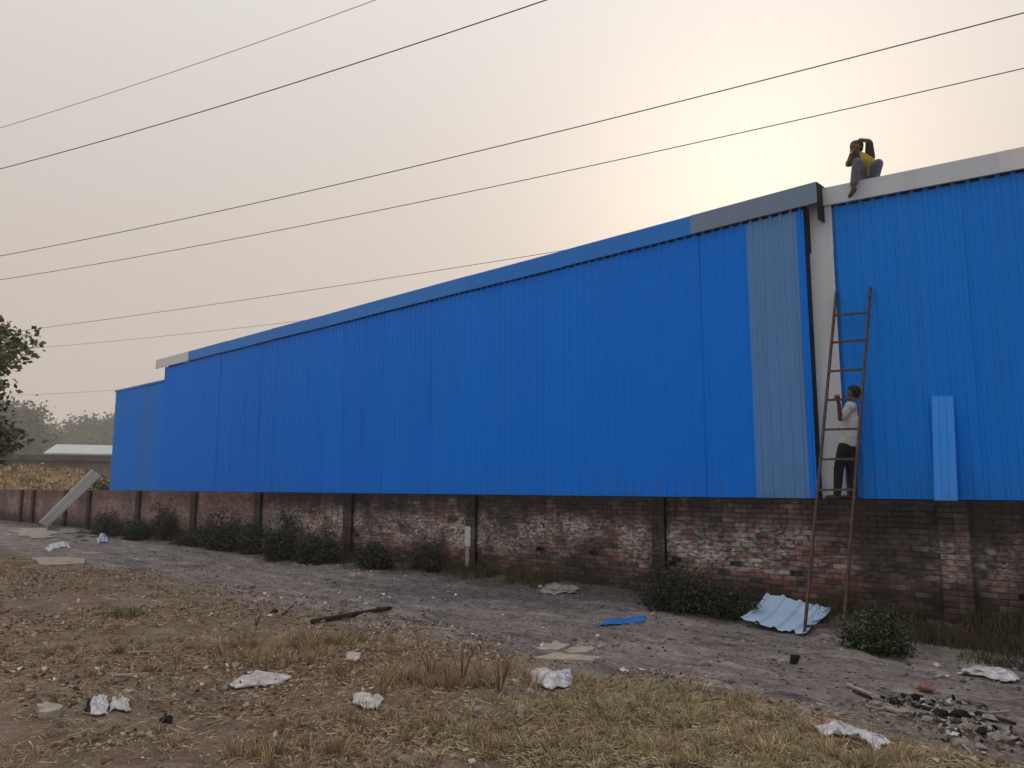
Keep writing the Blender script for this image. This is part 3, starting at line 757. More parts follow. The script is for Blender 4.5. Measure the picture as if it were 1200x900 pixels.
# ------------------------------------------------------------------ overhead cables
cab = [((0, 150), (440, 0), (220, 79), 10.5, 'top'), ((0, 198), (640, 0), (320, 104), 9.5, ''), ((0, 300), (1200, 15), (640, 155), 9.5, ''),
       ((0, 328), (1200, 80), (640, 208), 8.5, ''), ((20, 388), (620, 300), (320, 347), 8.5, ''), ((38, 408), (360, 375), (200, 393), 8.0, ''), ((10, 463), (135, 457), (70, 461), 7.0, '')]
cl = ['faint cable crossing the sky highest at the upper left corner', 'dark cable second from the top, leaving the top edge of the picture',
      'dark cable third from the top, running to the upper right corner', 'cable fourth from the top, passing just above the man on the roof',
      'cable that slips behind the middle of the long shed roof', 'thin cable just above the far end of the long shed roof', 'lowest short cable ending behind the far low end of the long shed']
for k, (a, b, m, h, _) in enumerate(cab):
    A, Bp = atz(*a, 2.1 + h), atz(*b, 2.1 + h)
    M = (A + Bp) / 2
    d = (Bp - A); ext0, ext1 = 0.35, (0.6 if k < 4 else 1.2)
    pts = []
    best = 0
    for s in np.linspace(-0.6, 0.6, 61):                   # sag that matches the middle of the cable
        # find the point of the sagged cable nearest the middle pixel
        e = min(abs(proj(A + d * t + Vector((0, 0, -4 * s * t * (1 - t))))[1] - m[1]) + abs(proj(A + d * t + Vector((0, 0, -4 * s * t * (1 - t))))[0] - m[0]) * 0.5 for t in np.linspace(0.05, 0.95, 46))
        if not pts or e < pts[0]: pts = [e]; best = s
    best = max(best, 0.0)
    P = []
    for t in np.linspace(-ext0, 1 + ext1, 60): P.append(A + d * t + Vector((0, 0, -4 * best * t * (1 - t))))
    dist = (M - EYE).length
    c = sum(P, Vector()) / len(P)
    o = tube('overhead_cable', [p - c for p in P], (0.007, 0.012, 0.013, 0.011, 0.011, 0.009, 0.010)[k], CABLE, None, 6); o.location = c
    tag(o, cl[k], 'cable', 'overhead cables')

# ------------------------------------------------------------------ foliage tools
def leaf_cloud(centres, n_each, spread, size, cols, seed, flat=0.6):
    r = np.random.default_rng(seed); C = np.repeat(np.asarray(centres, float), n_each, 0); N = len(C)
    P = C + r.normal(0, 1, (N, 3)) * np.asarray(spread)
    u = r.normal(0, 1, (N, 3)); u[:, 2] *= flat; u /= np.linalg.norm(u, axis=1)[:, None]
    w = np.cross(u, r.normal(0, 1, (N, 3))); w /= np.linalg.norm(w, axis=1)[:, None] + 1e-9
    nn = np.cross(u, w); s = size * r.uniform(0.6, 1.3, (N, 1)); wd = s * 0.32
    V = np.stack([P, P + u * s * .5 + w * wd + nn * s * .06, P + u * s, P + u * s * .5 - w * wd + nn * s * .06], 1).reshape(-1, 3)
    k = np.arange(N)[:, None] * 4
    F = np.concatenate([k + np.array([[0, 1, 2]]), k + np.array([[0, 2, 3]])])
    cols = np.asarray(cols); t = cols[r.integers(0, len(cols), N)] * r.uniform(0.65, 1.35, (N, 1))
    return V, F, np.repeat(t, 4, 0)
def limb_mesh(segs, n=7):
    V, F = [], []
    for pts, rad in segs:
        v, f = tube_vf(pts, rad, n); k = len(V); V += v; F += [tuple(q + k for q in t) for t in f]
    return V, F
def tree(loc, H, R, label, seed, cols, n_tips=60, n_each=60, leaf=0.12, spread=0.35, trunk_r=0.16, crown_lo=0.35, cat='tree', group=None, name='tree'):
    rg_ = random.Random(seed); root = thing(name, loc, label, cat, group); L = Vector(loc)
    top = L + Vector((rg_.uniform(-.1, .1) * H, rg_.uniform(-.1, .1) * H, H * 0.8)); segs = []
    tr = [L + Vector((0, 0, -0.2))] + [L.lerp(top, t) + Vector((rg_.uniform(-1, 1), rg_.uniform(-1, 1), 0)) * 0.03 * H for t in (.2, .4, .6, .8, 1)]
    segs.append((tr, [trunk_r * k for k in (1.25, 1, .8, .6, .4, .15)])); tips = []; limbs = []
    for i in range(n_tips):
        t = rg_.uniform(crown_lo * 0.8, 1.0); a = rg_.uniform(0, 2 * math.pi)
        s = L.lerp(top, t * 0.9); q = (t - crown_lo) / (1 - crown_lo + 1e-6); env = max(0.25, math.sin(math.pi * min(max(0.15 + q * 0.75, 0.1), 0.95)))
        rr = R * env * rg_.uniform(0.35, 1.0); e = s + Vector((math.cos(a) * rr, math.sin(a) * rr, rr * rg_.uniform(-0.05, 0.6) + 0.04 * H))
        md = s.lerp(e, .5) + Vector((0, 0, rr * .1))
        limbs.append(([s, md, e], [trunk_r * .3 * (1.1 - t * .6), trunk_r * .16, trunk_r * .05])); tips += [e, s.lerp(e, 0.75) + Vector((rg_.uniform(-1, 1), rg_.uniform(-1, 1), rg_.uniform(-1, 1))) * R * .1]
    tk = pyd('trunk', *limb_mesh(segs), BARK, root, True); pyd('limbs', *limb_mesh(limbs, 5), BARK, tk, True)
    V, F, T = leaf_cloud([tuple(p) for p in tips], n_each, (spread, spread, spread * .8), leaf, cols, seed)
    arr('crown', V, F, TINT_LEAF, T, root)
    return root
GREENS = [(0.07, 0.085, 0.03), (0.10, 0.115, 0.04), (0.13, 0.13, 0.05), (0.16, 0.14, 0.06)]
DULL = [(0.045, 0.06, 0.03), (0.06, 0.075, 0.035), (0.075, 0.085, 0.045)]
# near tree, its crown just entering on the left
c0 = at_dist(-22, 430, 26.0)
tree((c0.x, c0.y, gzf(c0.x, c0.y)), 8.1, 2.0, 'leafy tree reaching in at the left edge of the picture', 4, GREENS, 60, 75, 0.19, 0.22, 0.14, 0.42)
c1 = at_dist(5, 560, 230); tree((c1.x, c1.y, 0), 27.0, 10.5, 'hazy grey green tree at the left behind the flat roof', 5, DULL, 70, 90, 0.9, 1.5, 0.5, 0.25)
c1 = at_dist(110, 560, 300); tree((c1.x, c1.y, 0), 31, 12.0, 'rounded hazy tree beyond the pale roof next to the shed end', 6, DULL, 80, 90, 1.2, 1.7, 0.7, 0.25)
c1 = at_dist(72, 560, 320); tree((c1.x, c1.y, 0), 26.0, 12.0, 'lower hazy tree left of the rounded tree beyond the pale roof', 7, DULL, 70, 80, 1.2, 1.9, 0.7, 0.2)
c1 = at_dist(-30, 560, 250); tree((c1.x, c1.y, 0), 25.0, 10.0, 'far tree at the very left edge behind the hazy tree', 8, DULL, 60, 70, 1.1, 1.6, 0.6, 0.2)

# ------------------------------------------------------------------ far yard: earth bank, flat-roofed building, pale roof
bv, bfc = [], []; bx, by = 46, 22
Pa, Pb = at_dist(-60, 560, 62), at_dist(160, 560, 74)
ux = (Pb - Pa); ux.z = 0; LN = ux.length; ux.normalize(); uy = Vector((-ux.y, ux.x, 0))
if uy.dot(Pa - EYE) < 0: uy = -uy
for j in range(by):
    for i in range(bx):
        s, t = i / (bx - 1), j / (by - 1)
        p = Pa + ux * LN * s + uy * (t * 13 - 3)
        h = math.sin(min(t * 1.25, 1) * math.pi / 2 if t < .8 else (1 - t) / .2 * math.pi / 2) * (3.0 + 1.0 * float(fbm(s * 9, t * 4, 31))) * float(sstep(0, .05, s) * (1 - sstep(.95, 1, s)))
        bv.append((p.x, p.y, -0.3 + h + 0.35 * float(fbm(s * 40, t * 20, 5)) - .15))
for j in range(by - 1):
    for i in range(bx - 1): bfc.append((j * bx + i, j * bx + i + 1, (j + 1) * bx + i + 1, (j + 1) * bx + i))
o = pyd('earth_bank', bv, bfc, BANK, None, True); o['kind'] = 'structure'
# dry growth on the bank
r = np.random.default_rng(3); nb = 900
idx = r.integers(0, len(bv), nb); cen = np.array(bv)[idx] + r.normal(0, .25, (nb, 3)) * np.array([1, 1, .1])
V, F, T = leaf_cloud(cen, 14, (.18, .18, .16), .28, [(0.34, 0.24, 0.13), (0.40, 0.28, 0.15), (0.28, 0.19, 0.10), (0.22, 0.17, 0.09)], 9, 1.6)
o = arr('bank_grass', V, F, TINT, T); o['kind'] = 'stuff'; tag(o, 'tan dry grass covering the earth bank behind the far wall', 'grass')

def building(name, pxa, pxb, D, ztop, depth, label, wall_m, roof_m, over=0.4, slope=0.0, thick=0.35, wins=0):
    A, Bq = at_dist(pxa, 569, D), at_dist(pxb, 569, D); A.z = Bq.z = 0
    u = (Bq - A); Ln = u.length; u.normalize(); w_ = Vector((-u.y, u.x, 0))
    if w_.dot(A - EYE) < 0: w_ = -w_
    root = thing(name, (A + Bq) / 2, label, 'building')
    def bx_(nm, s0, s1, t0, t1, z0, z1, m, z0b=None, z1b=None):
        P = [A + u * s + w_ * t for s, t in ((s0, t0), (s1, t0), (s1, t1), (s0, t1))]
        z0b = z0 if z0b is None else z0b; z1b = z1 if z1b is None else z1b
        zz0 = (z0, z0, z0b, z0b); zz1 = (z1, z1, z1b, z1b)
        v = [(p.x, p.y, z) for p, z in zip(P, zz0)] + [(p.x, p.y, z) for p, z in zip(P, zz1)]
        return pyd(nm, v, box_vf(0, 1, 0, 1, 0, 1)[1], m, root)
    bx_('wall', 0, Ln, 0, depth, 0, ztop - thick, wall_m)
    bx_('roof', -over, Ln + over, -over, depth, ztop - thick + .004, ztop, roof_m, ztop - thick + slope, ztop + slope)
    for k in range(wins):
        s = Ln * (k + .5) / wins; fr = bx_('window', s - .55, s + .55, -.05, .05, ztop - 2.2, ztop - 1.1, CONC)
        q_ = bx_('pane', s - .45, s + .45, -.08, -.055, ztop - 2.1, ztop - 1.2, DARK); q_.parent = fr; q_.matrix_parent_inverse = Matrix()
    return root
building('flat_roofed_building', -160, 150, 88, 2.1 + 88 * (569 - 533) / 1080, 9, 'low dark building with a flat concrete roof edge beyond the earth bank', CONC_W, CONC, 0.5, 0, 0.55, 0)
building('pale_roofed_shed', 52, 220, 120, 2.1 + 120 * (569 - 531) / 1060, 22, 'distant shed with a pale sloping sheet roof behind the flat roofed building', CONC_W, ROOF_PALE, 0.4, 2.2, 0.2)

# ------------------------------------------------------------------ dry grass (uncountable)
def blades(P, h, lean, width, cols, seed):
    r = np.random.default_rng(seed); N = len(P)
    a = r.uniform(0, 2 * np.pi, N); l = h * np.abs(r.normal(0, lean, N)); dx, dy = np.cos(a) * l, np.sin(a) * l
    b = r.uniform(0, np.pi, N); wx, wy = np.cos(b) * width, np.sin(b) * width
    z = np.zeros(N); base = P
    def off(t, s, ww): return base + np.stack([dx * s + wx * ww, dy * s + wy * ww, h * t], 1)
    V = np.stack([off(-.03, 0, -1), off(-.03, 0, 1), off(.55, .35, -.75), off(.55, .35, .75), off(.93, 1, 0)], 1).reshape(-1, 3)
    k = np.arange(N)[:, None] * 5
    F = np.concatenate([k + np.array([[0, 1, 3]]), k + np.array([[0, 3, 2]]), k + np.array([[2, 3, 4]])])
    c = np.asarray(cols); t = c[r.integers(0, len(c), N)] * r.uniform(0.6, 1.3, (N, 1)); T = np.repeat(t, 5, 0)
    return V, F, T
TAN = [(0.46, 0.36, 0.22), (0.54, 0.43, 0.27), (0.38, 0.29, 0.18), (0.32, 0.25, 0.14), (0.36, 0.31, 0.17)]
BRN = [(0.27, 0.18, 0.115), (0.34, 0.235, 0.15), (0.21, 0.14, 0.095), (0.40, 0.29, 0.19)]
OLV = [(0.28, 0.25, 0.12), (0.34, 0.29, 0.15), (0.20, 0.20, 0.085), (0.44, 0.36, 0.21)]
GRN = [(0.09, 0.105, 0.04), (0.13, 0.14, 0.055), (0.18, 0.16, 0.075)]
def disc(px, py, rx, ry, n, seed):
    """points in a patch centred under a photo pixel, rx/ry its radii in metres across / along the view"""
    r = np.random.default_rng(seed); c = on_ground(px, py); f2 = Vector((c.x, c.y, 0)).normalized(); s2 = Vector((f2.y, -f2.x, 0))
    a = r.normal(0, .5, n) * rx; b = r.normal(0, .5, n) * ry
    x = c.x + s2.x * a + f2.x * b; y = c.y + s2.y * a + f2.y * b
    return np.stack([x, y, gz(x, y)], 1)
def grass_thing(name, parts, label):
    Vs, Fs, Ts, k = [], [], [], 0
    for V, F, T in parts: Vs.append(V); Fs.append(F + k); Ts.append(T); k += len(V)
    o = arr(name, np.concatenate(Vs), np.concatenate(Fs), TINT, np.concatenate(Ts)); o['kind'] = 'stuff'; tag(o, label, 'grass'); return o
# clumped cover of the foreground: density from noise
def cover(n, ylo, yhi, thr, seed, xr_=(-26, 2.0)):
    r = np.random.default_rng(seed); x = r.uniform(*xr_, n); y = r.uniform(ylo, yhi, n)
    m = fbm(x * 0.8, y * 0.8, 40, 3) * .6 + fbm(x * 3.5, y * 3.5, 41, 3) * .4
    keep = m > thr + r.normal(0, .03, n); x, y = x[keep], y[keep]
    return np.stack([x, y, gz(x, y)], 1)
def tufts(C, per, h, spread, cols, seed, width=.0032, lean=.55):
    """clumps of blades fanning out of shared roots, each clump with its own height and tint"""
    r = np.random.default_rng(seed); n = len(C); cnt = np.maximum(4, (per * r.lognormal(0, .45, n))).astype(int)
    idx = np.repeat(np.arange(n), cnt); N = len(idx); hs = h * r.lognormal(0, .35, n)
    a = r.uniform(0, 2 * np.pi, N); q = np.abs(r.normal(0, 1, N)); sp = spread * r.uniform(.6, 1.5, n)[idx]
    P = C[idx] + np.stack([np.cos(a) * q * sp, np.sin(a) * q * sp, np.zeros(N)], 1); P[:, 2] = gz(P[:, 0], P[:, 1])
    hh = hs[idx] * r.uniform(.35, 1.1, N); l = hh * (lean * q * .7 + np.abs(r.normal(0, lean * .6, N))); a2 = a + r.normal(0, .6, N) + r.normal(0, .8, n)[idx] * .4
    dx, dy = np.cos(a2) * l, np.sin(a2) * l; b = r.uniform(0, np.pi, N); w_ = width * r.uniform(.6, 1.3, N); wx, wy = np.cos(b) * w_, np.sin(b) * w_
    droop = np.clip(1 - .35 * l / (hh + 1e-6), .25, 1)
    off = lambda t, s_, ww: P + np.stack([dx * s_ + wx * ww, dy * s_ + wy * ww, hh * t * droop], 1)
    V = np.stack([off(-.05, 0, -1), off(-.05, 0, 1), off(.62, .38, -.8), off(.62, .38, .8), off(.95, 1, 0)], 1).reshape(-1, 3)
    k = np.arange(N)[:, None] * 5; F = np.concatenate([k + np.array([[0, 1, 3]]), k + np.array([[0, 3, 2]]), k + np.array([[2, 3, 4]])])
    c = np.asarray(cols); base = c[r.integers(0, len(c), n)] * r.uniform(.6, 1.25, (n, 1))
    t = base[idx] * .65 + c[r.integers(0, len(c), N)] * .35; t = t * r.uniform(.55, 1.35, (N, 1))
    return V, F, np.repeat(t, 5, 0)
def flat_straw(P, L, cols, seed, width=.003):
    """dead stems lying on the ground"""
    r = np.random.default_rng(seed); N = len(P); a = r.uniform(0, 2 * np.pi, N); l = L * r.uniform(.3, 1.2, N)
    d = np.stack([np.cos(a) * l, np.sin(a) * l], 1); w_ = np.stack([-np.sin(a), np.cos(a)], 1) * width
    z0 = gz(P[:, 0], P[:, 1]) + r.uniform(.002, .03, N); z1 = gz(P[:, 0] + d[:, 0], P[:, 1] + d[:, 1]) + r.uniform(.002, .035, N)
    A = np.stack([P[:, 0] - w_[:, 0], P[:, 1] - w_[:, 1], z0], 1); B_ = np.stack([P[:, 0] + w_[:, 0], P[:, 1] + w_[:, 1], z0 + .003], 1); C = np.stack([P[:, 0] + d[:, 0], P[:, 1] + d[:, 1], z1], 1)
    V = np.stack([A, B_, C], 1).reshape(-1, 3); F = np.arange(3 * N).reshape(-1, 3); c = np.asarray(cols)
    return V, F, np.repeat(c[r.integers(0, len(c), N)] * r.uniform(.5, 1.3, (N, 1)), 3, 0)
r = np.random.default_rng(2)
P = cover(3000, 1.8, 6.9, 0.50, 1)
P2 = cover(60000, 1.8, 7.4, 0.47, 6)
grass_thing('dry_grass', [tufts(P, 16, .055, .035, BRN + TAN, 3, .003, .9), flat_straw(P2, .09, BRN + TAN + TAN, 4)], 'short trampled brown grass scattered over the foreground earth')
parts = []
for i, (px, py, rx, ry, n, h) in enumerate([(700, 838, 1.0, .55, 80, .13), (780, 822, .9, .5, 75, .15), (860, 850, 1.0, .5, 80, .14), (760, 880, 1.1, .4, 75, .11), (930, 880, 1.1, .4, 75, .12),
        (650, 880, .9, .35, 55, .10), (985, 905, 1.0, .35, 60, .12), (850, 895, 1.2, .3, 60, .10), (1060, 890, .7, .3, 25, .10), (680, 805, .6, .25, 32, .12)]):
    P = disc(px, py, rx, ry, n, 100 + i)
    parts.append(tufts(P[:int(n * .8)], 36, h * .8, .045, OLV + TAN + TAN + BRN, 300 + i, .0032, .75)); P = disc(px, py, rx * 1.1, ry * 1.1, 1900, 150 + i); parts.append(flat_straw(P, .14, TAN + OLV, 160 + i))
grass_thing('straw_grass', parts, 'standing straw coloured grass in the lower middle and right foreground')
parts = []
for i, (px, py, rx, ry, n, h) in enumerate([(300, 760, .9, .5, 50, .12), (390, 755, .8, .4, 48, .14), (350, 775, .7, .4, 36, .11), (540, 800, .65, .4, 46, .19), (480, 800, .7, .4, 36, .15), (590, 795, .4, .3, 18, .18), (45, 765, .9, .5, 26, .08),
        (170, 765, 1.0, .5, 26, .08), (240, 780, .8, .5, 28, .09), (345, 885, .6, .3, 30, .12), (140, 870, .8, .3, 18, .06), (90, 690, 1.2, .4, 16, .07), (130, 735, .8, .5, 20, .08), (440, 850, .9, .4, 30, .09), (560, 860, .7, .35, 26, .09)]):
    P = disc(px, py, rx, ry, n, 400 + i)
    parts.append(tufts(P, 34, h, .04, BRN + BRN + TAN, 600 + i)); P = disc(px, py, rx * 1.2, ry * 1.2, 600, 650 + i); parts.append(flat_straw(P, .12, BRN + TAN, 660 + i))
grass_thing('withered_weeds', parts, 'withered red brown weed clumps in the left and middle foreground')
parts = []
for i, (px, py, rx, ry, n, h) in enumerate([(145, 724, .3, .25, 170, .2), (20, 605, 2.2, 1.2, 1800, .45), (70, 600, 2.2, 1.0, 1200, .4), (118, 585, .8, .8, 300, .8)]):
    P = disc(px, py, rx, ry, n, 700 + i); P = P[P[:, 1] < WY - .05]; r = np.random.default_rng(800 + i)
    parts.append(blades(P, h * r.uniform(.4, 1.15, len(P)), .45, .004 if i == 0 else .014, GRN, 900 + i))
grass_thing('green_grass', parts, 'green grass tuft on the left ground and along the far wall')
# dry growth along the wall foot
parts = []
r = np.random.default_rng(77); n = 16000
x = r.uniform(-36, 1.5, n); y = WY - .12 - np.abs(r.normal(0, .3, n)); keep = fbm(x * .9, y * .4, 51, 3) + .12 * sstep(-6, -3, x) > .46; x, y = x[keep], y[keep]
P = np.stack([x, y, gz(x, y)], 1)
parts.append(blades(P, r.uniform(.08, .38, len(P)) * (1 + .2 * sstep(-5.5, -3.5, x)), .6, .005, [(0.05, 0.045, 0.02), (0.09, 0.07, 0.035), (0.035, 0.04, 0.018), (0.13, 0.10, 0.05)], 78))
for i, (px, py, rx, ry, n, h) in enumerate([(1090, 748, .8, .5, 1500, .24), (1170, 760, .8, .5, 1400, .22), (1040, 720, .5, .3, 900, .42), (1185, 785, .5, .25, 500, .12), (1120, 720, .8, .2, 900, .45)]):
    P = disc(px, py, rx, ry, n, 1000 + i); P = P[P[:, 1] < WY - .13]; rr = np.random.default_rng(1100 + i)
    parts.append(blades(P, h * rr.uniform(.4, 1.15, len(P)), .45, .004, [(0.05, 0.038, 0.022), (0.08, 0.06, 0.035), (0.035, 0.04, 0.018), (0.13, 0.095, 0.055)], 1200 + i))
grass_thing('wall_foot_weeds', parts, 'dark dry weeds growing along the foot of the brick wall')

# ------------------------------------------------------------------ bushes
def bush(px, py, wdt, h, label, seed, cols, leaf=.05, n=40, each=40, Y=None, name='bush', group='weedy bushes along the wall'):
    c = on_ground(px, py)
    if Y is not None: c = at(px, py, Y); c.z = gzf(c.x, c.y)
    rg_ = random.Random(seed); root = thing(name, c, label, 'bush', group); segs, tips = [], []
    for i in range(n):
        a = rg_.uniform(0, 2 * math.pi); rr = wdt * math.sqrt(rg_.random()); hh = h * rg_.uniform(.3, 1.1) * (1 - .5 * (rr / wdt) ** 2) * (.65 + .7 * float(vnoise(a * 1.3, rr * 5, seed)))
        e = c + Vector((math.cos(a) * rr, math.sin(a) * rr * .5, hh)); s = c + Vector((math.cos(a) * rr * .35, math.sin(a) * rr * .18, -.03))
        if e.y > WY - .16: e.y = WY - .16 - rg_.random() * .1
        if s.y > WY - .16: s.y = WY - .16
        segs.append(([s, s.lerp(e, .5) + Vector((0, 0, .04)), e], [.006, .005, .002])); tips += [e, s.lerp(e, .65), s.lerp(e, .35)]
    pyd('stems', *limb_mesh(segs, 4), BARK, root)
    V, F, T = leaf_cloud([tuple(p) for p in tips], each, (leaf * 1.6, leaf * 1.3, leaf * 1.5), leaf, cols, seed)
    V[:, 1] = np.minimum(V[:, 1], WY - .125 if True else 9e9)
    arr('foliage', V, F, TINT_LEAF, T, root)
DK = [(0.018, 0.026, 0.012), (0.028, 0.036, 0.016), (0.035, 0.04, 0.018), (0.05, 0.05, 0.024)]
bush(1030, 764, .42, .42, 'leafy green bush beside the right ladder foot', 31, [(0.03, 0.05, 0.02), (0.045, 0.07, 0.028), (0.06, 0.085, 0.035), (0.02, 0.035, 0.014)], .05, 44, 34)
for i, (px, py, w, h, lb) in enumerate([(196, 632, 1.1, 1.25, 'tall dark bush against the pinkish brick left of the second pilaster'), (262, 644, 1.3, 1.1, 'dark bush against the wall right of the tall dark bush'), (330, 655, .8, 1.1, 'dark bush right beside the fourth wall pilaster'),
        (372, 661, .8, .7, 'low dark bush just left of the pilaster near the middle of the wall'), (440, 664, .6, .45, 'small dark bush under the whitish stretch of wall'), (506, 668, .7, .5, 'small dark bush left of the whitewashed pilaster'),
        (790, 716, .75, .75, 'dark bush under the wall right of the middle pilaster'), (850, 722, .5, .5, 'dark bush just left of the pale blue sheet'), (125, 628, 1.2, .9, 'dark bush against the wall right of the leaning pale strip'), (228, 640, .9, .6, 'low dark bush between the tall dark bush and its right neighbour'), (298, 650, .7, 1.0, 'upright dark bush beside the third wall pilaster'), (160, 632, .9, .7, 'low dark bush left of the tall dark bush')]):
    bush(px, py, w, h, lb, 50 + i, DK, .075 if px < 450 else .05, 44, 40)
# shrub behind the far wall
c = at_dist(118, 575, 47); rootb = thing('bush', (c.x, c.y, 0), 'yellow green shrub showing over the wall beside the shed end', 'bush')
tips = [(c.x + random.uniform(-.5, .5), c.y + random.uniform(-.4, .4), random.uniform(.3, 2.35)) for k in range(60)]
pyd('stems', *limb_mesh([([Vector((c.x, c.y, -.1)), Vector(t)], [.02, .006]) for t in tips], 4), BARK, rootb)
V, F, T = leaf_cloud(tips, 30, (.15, .15, .15), .16, [(0.12, 0.13, 0.03), (0.16, 0.15, 0.04), (0.07, 0.09, 0.03)], 61); arr('foliage', V, F, TINT_LEAF, T, rootb)

# ------------------------------------------------------------------ pebbles, crumbs, dead leaves
ico = [(0, 0, .8), (.9, 0, .1), (-.1, .85, 0), (-.9, .1, .05), (.1, -.9, .1), (0, 0, -.5)]
icf = [(0, 1, 2), (0, 2, 3), (0, 3, 4), (0, 4, 1), (5, 2, 1), (5, 3, 2), (5, 4, 3), (5, 1, 4)]
def pebble_field(n, ylo, yhi, smin, smax, cols, seed, x_=( -24, 1.5), thr=.46, fseed=60):
    r = np.random.default_rng(seed); x = r.uniform(*x_, n); y = r.uniform(ylo, yhi, n)
    k = fbm(x * 1.1, y * 1.1, fseed, 3) * .6 + fbm(x * 4, y * 4, fseed + 2, 2) * .4 > thr + r.normal(0, .05, n); x, y = x[k], y[k]; N = len(x)
    s = smin * (smax / smin) ** (r.random(N) ** 2.2); a = r.uniform(0, 6.28, N)
    B = np.array(ico)[None] * r.uniform(.6, 1.25, (N, 6, 3)) * s[:, None, None]; B[:, :, 2] *= .6
    ca, sa = np.cos(a)[:, None], np.sin(a)[:, None]
    V = np.stack([B[:, :, 0] * ca - B[:, :, 1] * sa + x[:, None], B[:, :, 0] * sa + B[:, :, 1] * ca + y[:, None], B[:, :, 2] + (gz(x, y) + s * .12)[:, None]], 2).reshape(-1, 3)
    F = (np.arange(N)[:, None, None] * 6 + np.array(icf)[None]).reshape(-1, 3)
    c = np.asarray(cols); T = np.repeat(c[r.integers(0, len(c), N)] * r.uniform(.6, 1.25, (N, 1)), 6, 0)
    return V, F, T
STC = [(0.20, 0.17, 0.15), (0.28, 0.25, 0.22), (0.12, 0.10, 0.09), (0.33, 0.30, 0.27), (0.18, 0.12, 0.09), (0.07, 0.06, 0.055)]
V, F, T = pebble_field(40000, 2.0, 12.5, .006, .035, STC, 91, thr=.43)
V2, F2, T2 = pebble_field(3600, 3.0, 12.4, .02, .06, STC, 92, (-26, 0), .5)
o = arr('pebbles', np.concatenate([V, V2]), np.concatenate([F, F2 + len(V)]), TINT_STONE, np.concatenate([T, T2])); o['kind'] = 'stuff'; tag(o, 'loose pebbles and clods strewn over the bare ground', 'gravel')
r = np.random.default_rng(95); n = 26000; x = r.uniform(-20, 1, n); y = r.uniform(2, 8.0, n); k = fbm(x * .9, y * .9, 70, 3) > .44 + .1 * sstep(6, 8, y); x, y = x[k], y[k]
V, F, T = leaf_cloud(np.stack([x, y, gz(x, y) + .012], 1), 1, (.02, .02, .006), .05, [(0.24, 0.16, 0.10), (0.32, 0.24, 0.16), (0.15, 0.09, 0.06), (0.40, 0.33, 0.25), (0.2, 0.11, 0.07)], 96, .25)
o = arr('leaf_litter', V, F, TINT, T); o['kind'] = 'stuff'; tag(o, 'curled dead leaves littering the foreground earth', 'leaves')

r = np.random.default_rng(99); n = 420; x = r.uniform(-19, 0.5, n); y = 2.2 + 9.6 * r.random(n) ** 1.3; k = fbm(x * .6, y * .6, 88, 3) > .45; x, y = x[k], y[k]
V, F, T = leaf_cloud(np.stack([x, y, gz(x, y) + .018], 1), 2, (.03, .03, .004), .075, [(0.50, 0.48, 0.45), (0.42, 0.38, 0.33), (0.35, 0.30, 0.25), (0.58, 0.57, 0.56)], 98, .2)
o = arr('paper_litter', V, F, TINT, T); o['kind'] = 'stuff'; tag(o, 'tiny pale scraps of paper and plastic littering the ground', 'litter')

# ------------------------------------------------------------------ countable rubbish
def slab(px_poly, mat, label, name='slab', cat='slab', th=.03, lift=.0, jag=.01, seed=0, group=None):
    rg_ = random.Random(seed); P = [on_ground(*p) for p in px_poly]; Q = []
    for i, p in enumerate(P):                      # ragged outline
        nx_ = P[(i + 1) % len(P)]
        for t in (0, .25, .5, .75): q_ = p.lerp(nx_, t); Q.append(q_ + Vector((rg_.uniform(-jag, jag), rg_.uniform(-jag, jag), 0)) * (1.6 if t else .4))
    M_ = np.array([[q_.x, q_.y, 1] for q_ in Q]); zz = np.array([gzf(q_.x, q_.y) for q_ in Q]); co = np.linalg.lstsq(M_, zz, rcond=None)[0]
    pl = lambda q_: float(co[0] * q_.x + co[1] * q_.y + co[2]) + lift
    n = len(Q); c = sum(Q, Vector()) / n
    tp = [Vector((q_.x, q_.y, pl(q_) + th + rg_.uniform(-.006, .006))) for q_ in Q]; ins = [q_.lerp(Vector((c.x, c.y, pl(c) + th)), .06) + Vector((0, 0, .004)) for q_ in tp]
    bt = [Vector((q_.x, q_.y, pl(q_) - (.02 if th else .008))) for q_ in Q]
    v = ins + tp + bt; f = [tuple(range(n))]
    for s in (0, n):
        for k in range(n): f.append((s + k, s + n + k, s + n + (k + 1) % n, s + (k + 1) % n))
    f.append(tuple(range(3 * n - 1, 2 * n - 1, -1)))
    bmv = flat_thing(name, v, f, mat, label, cat, False, group)
    return bmv
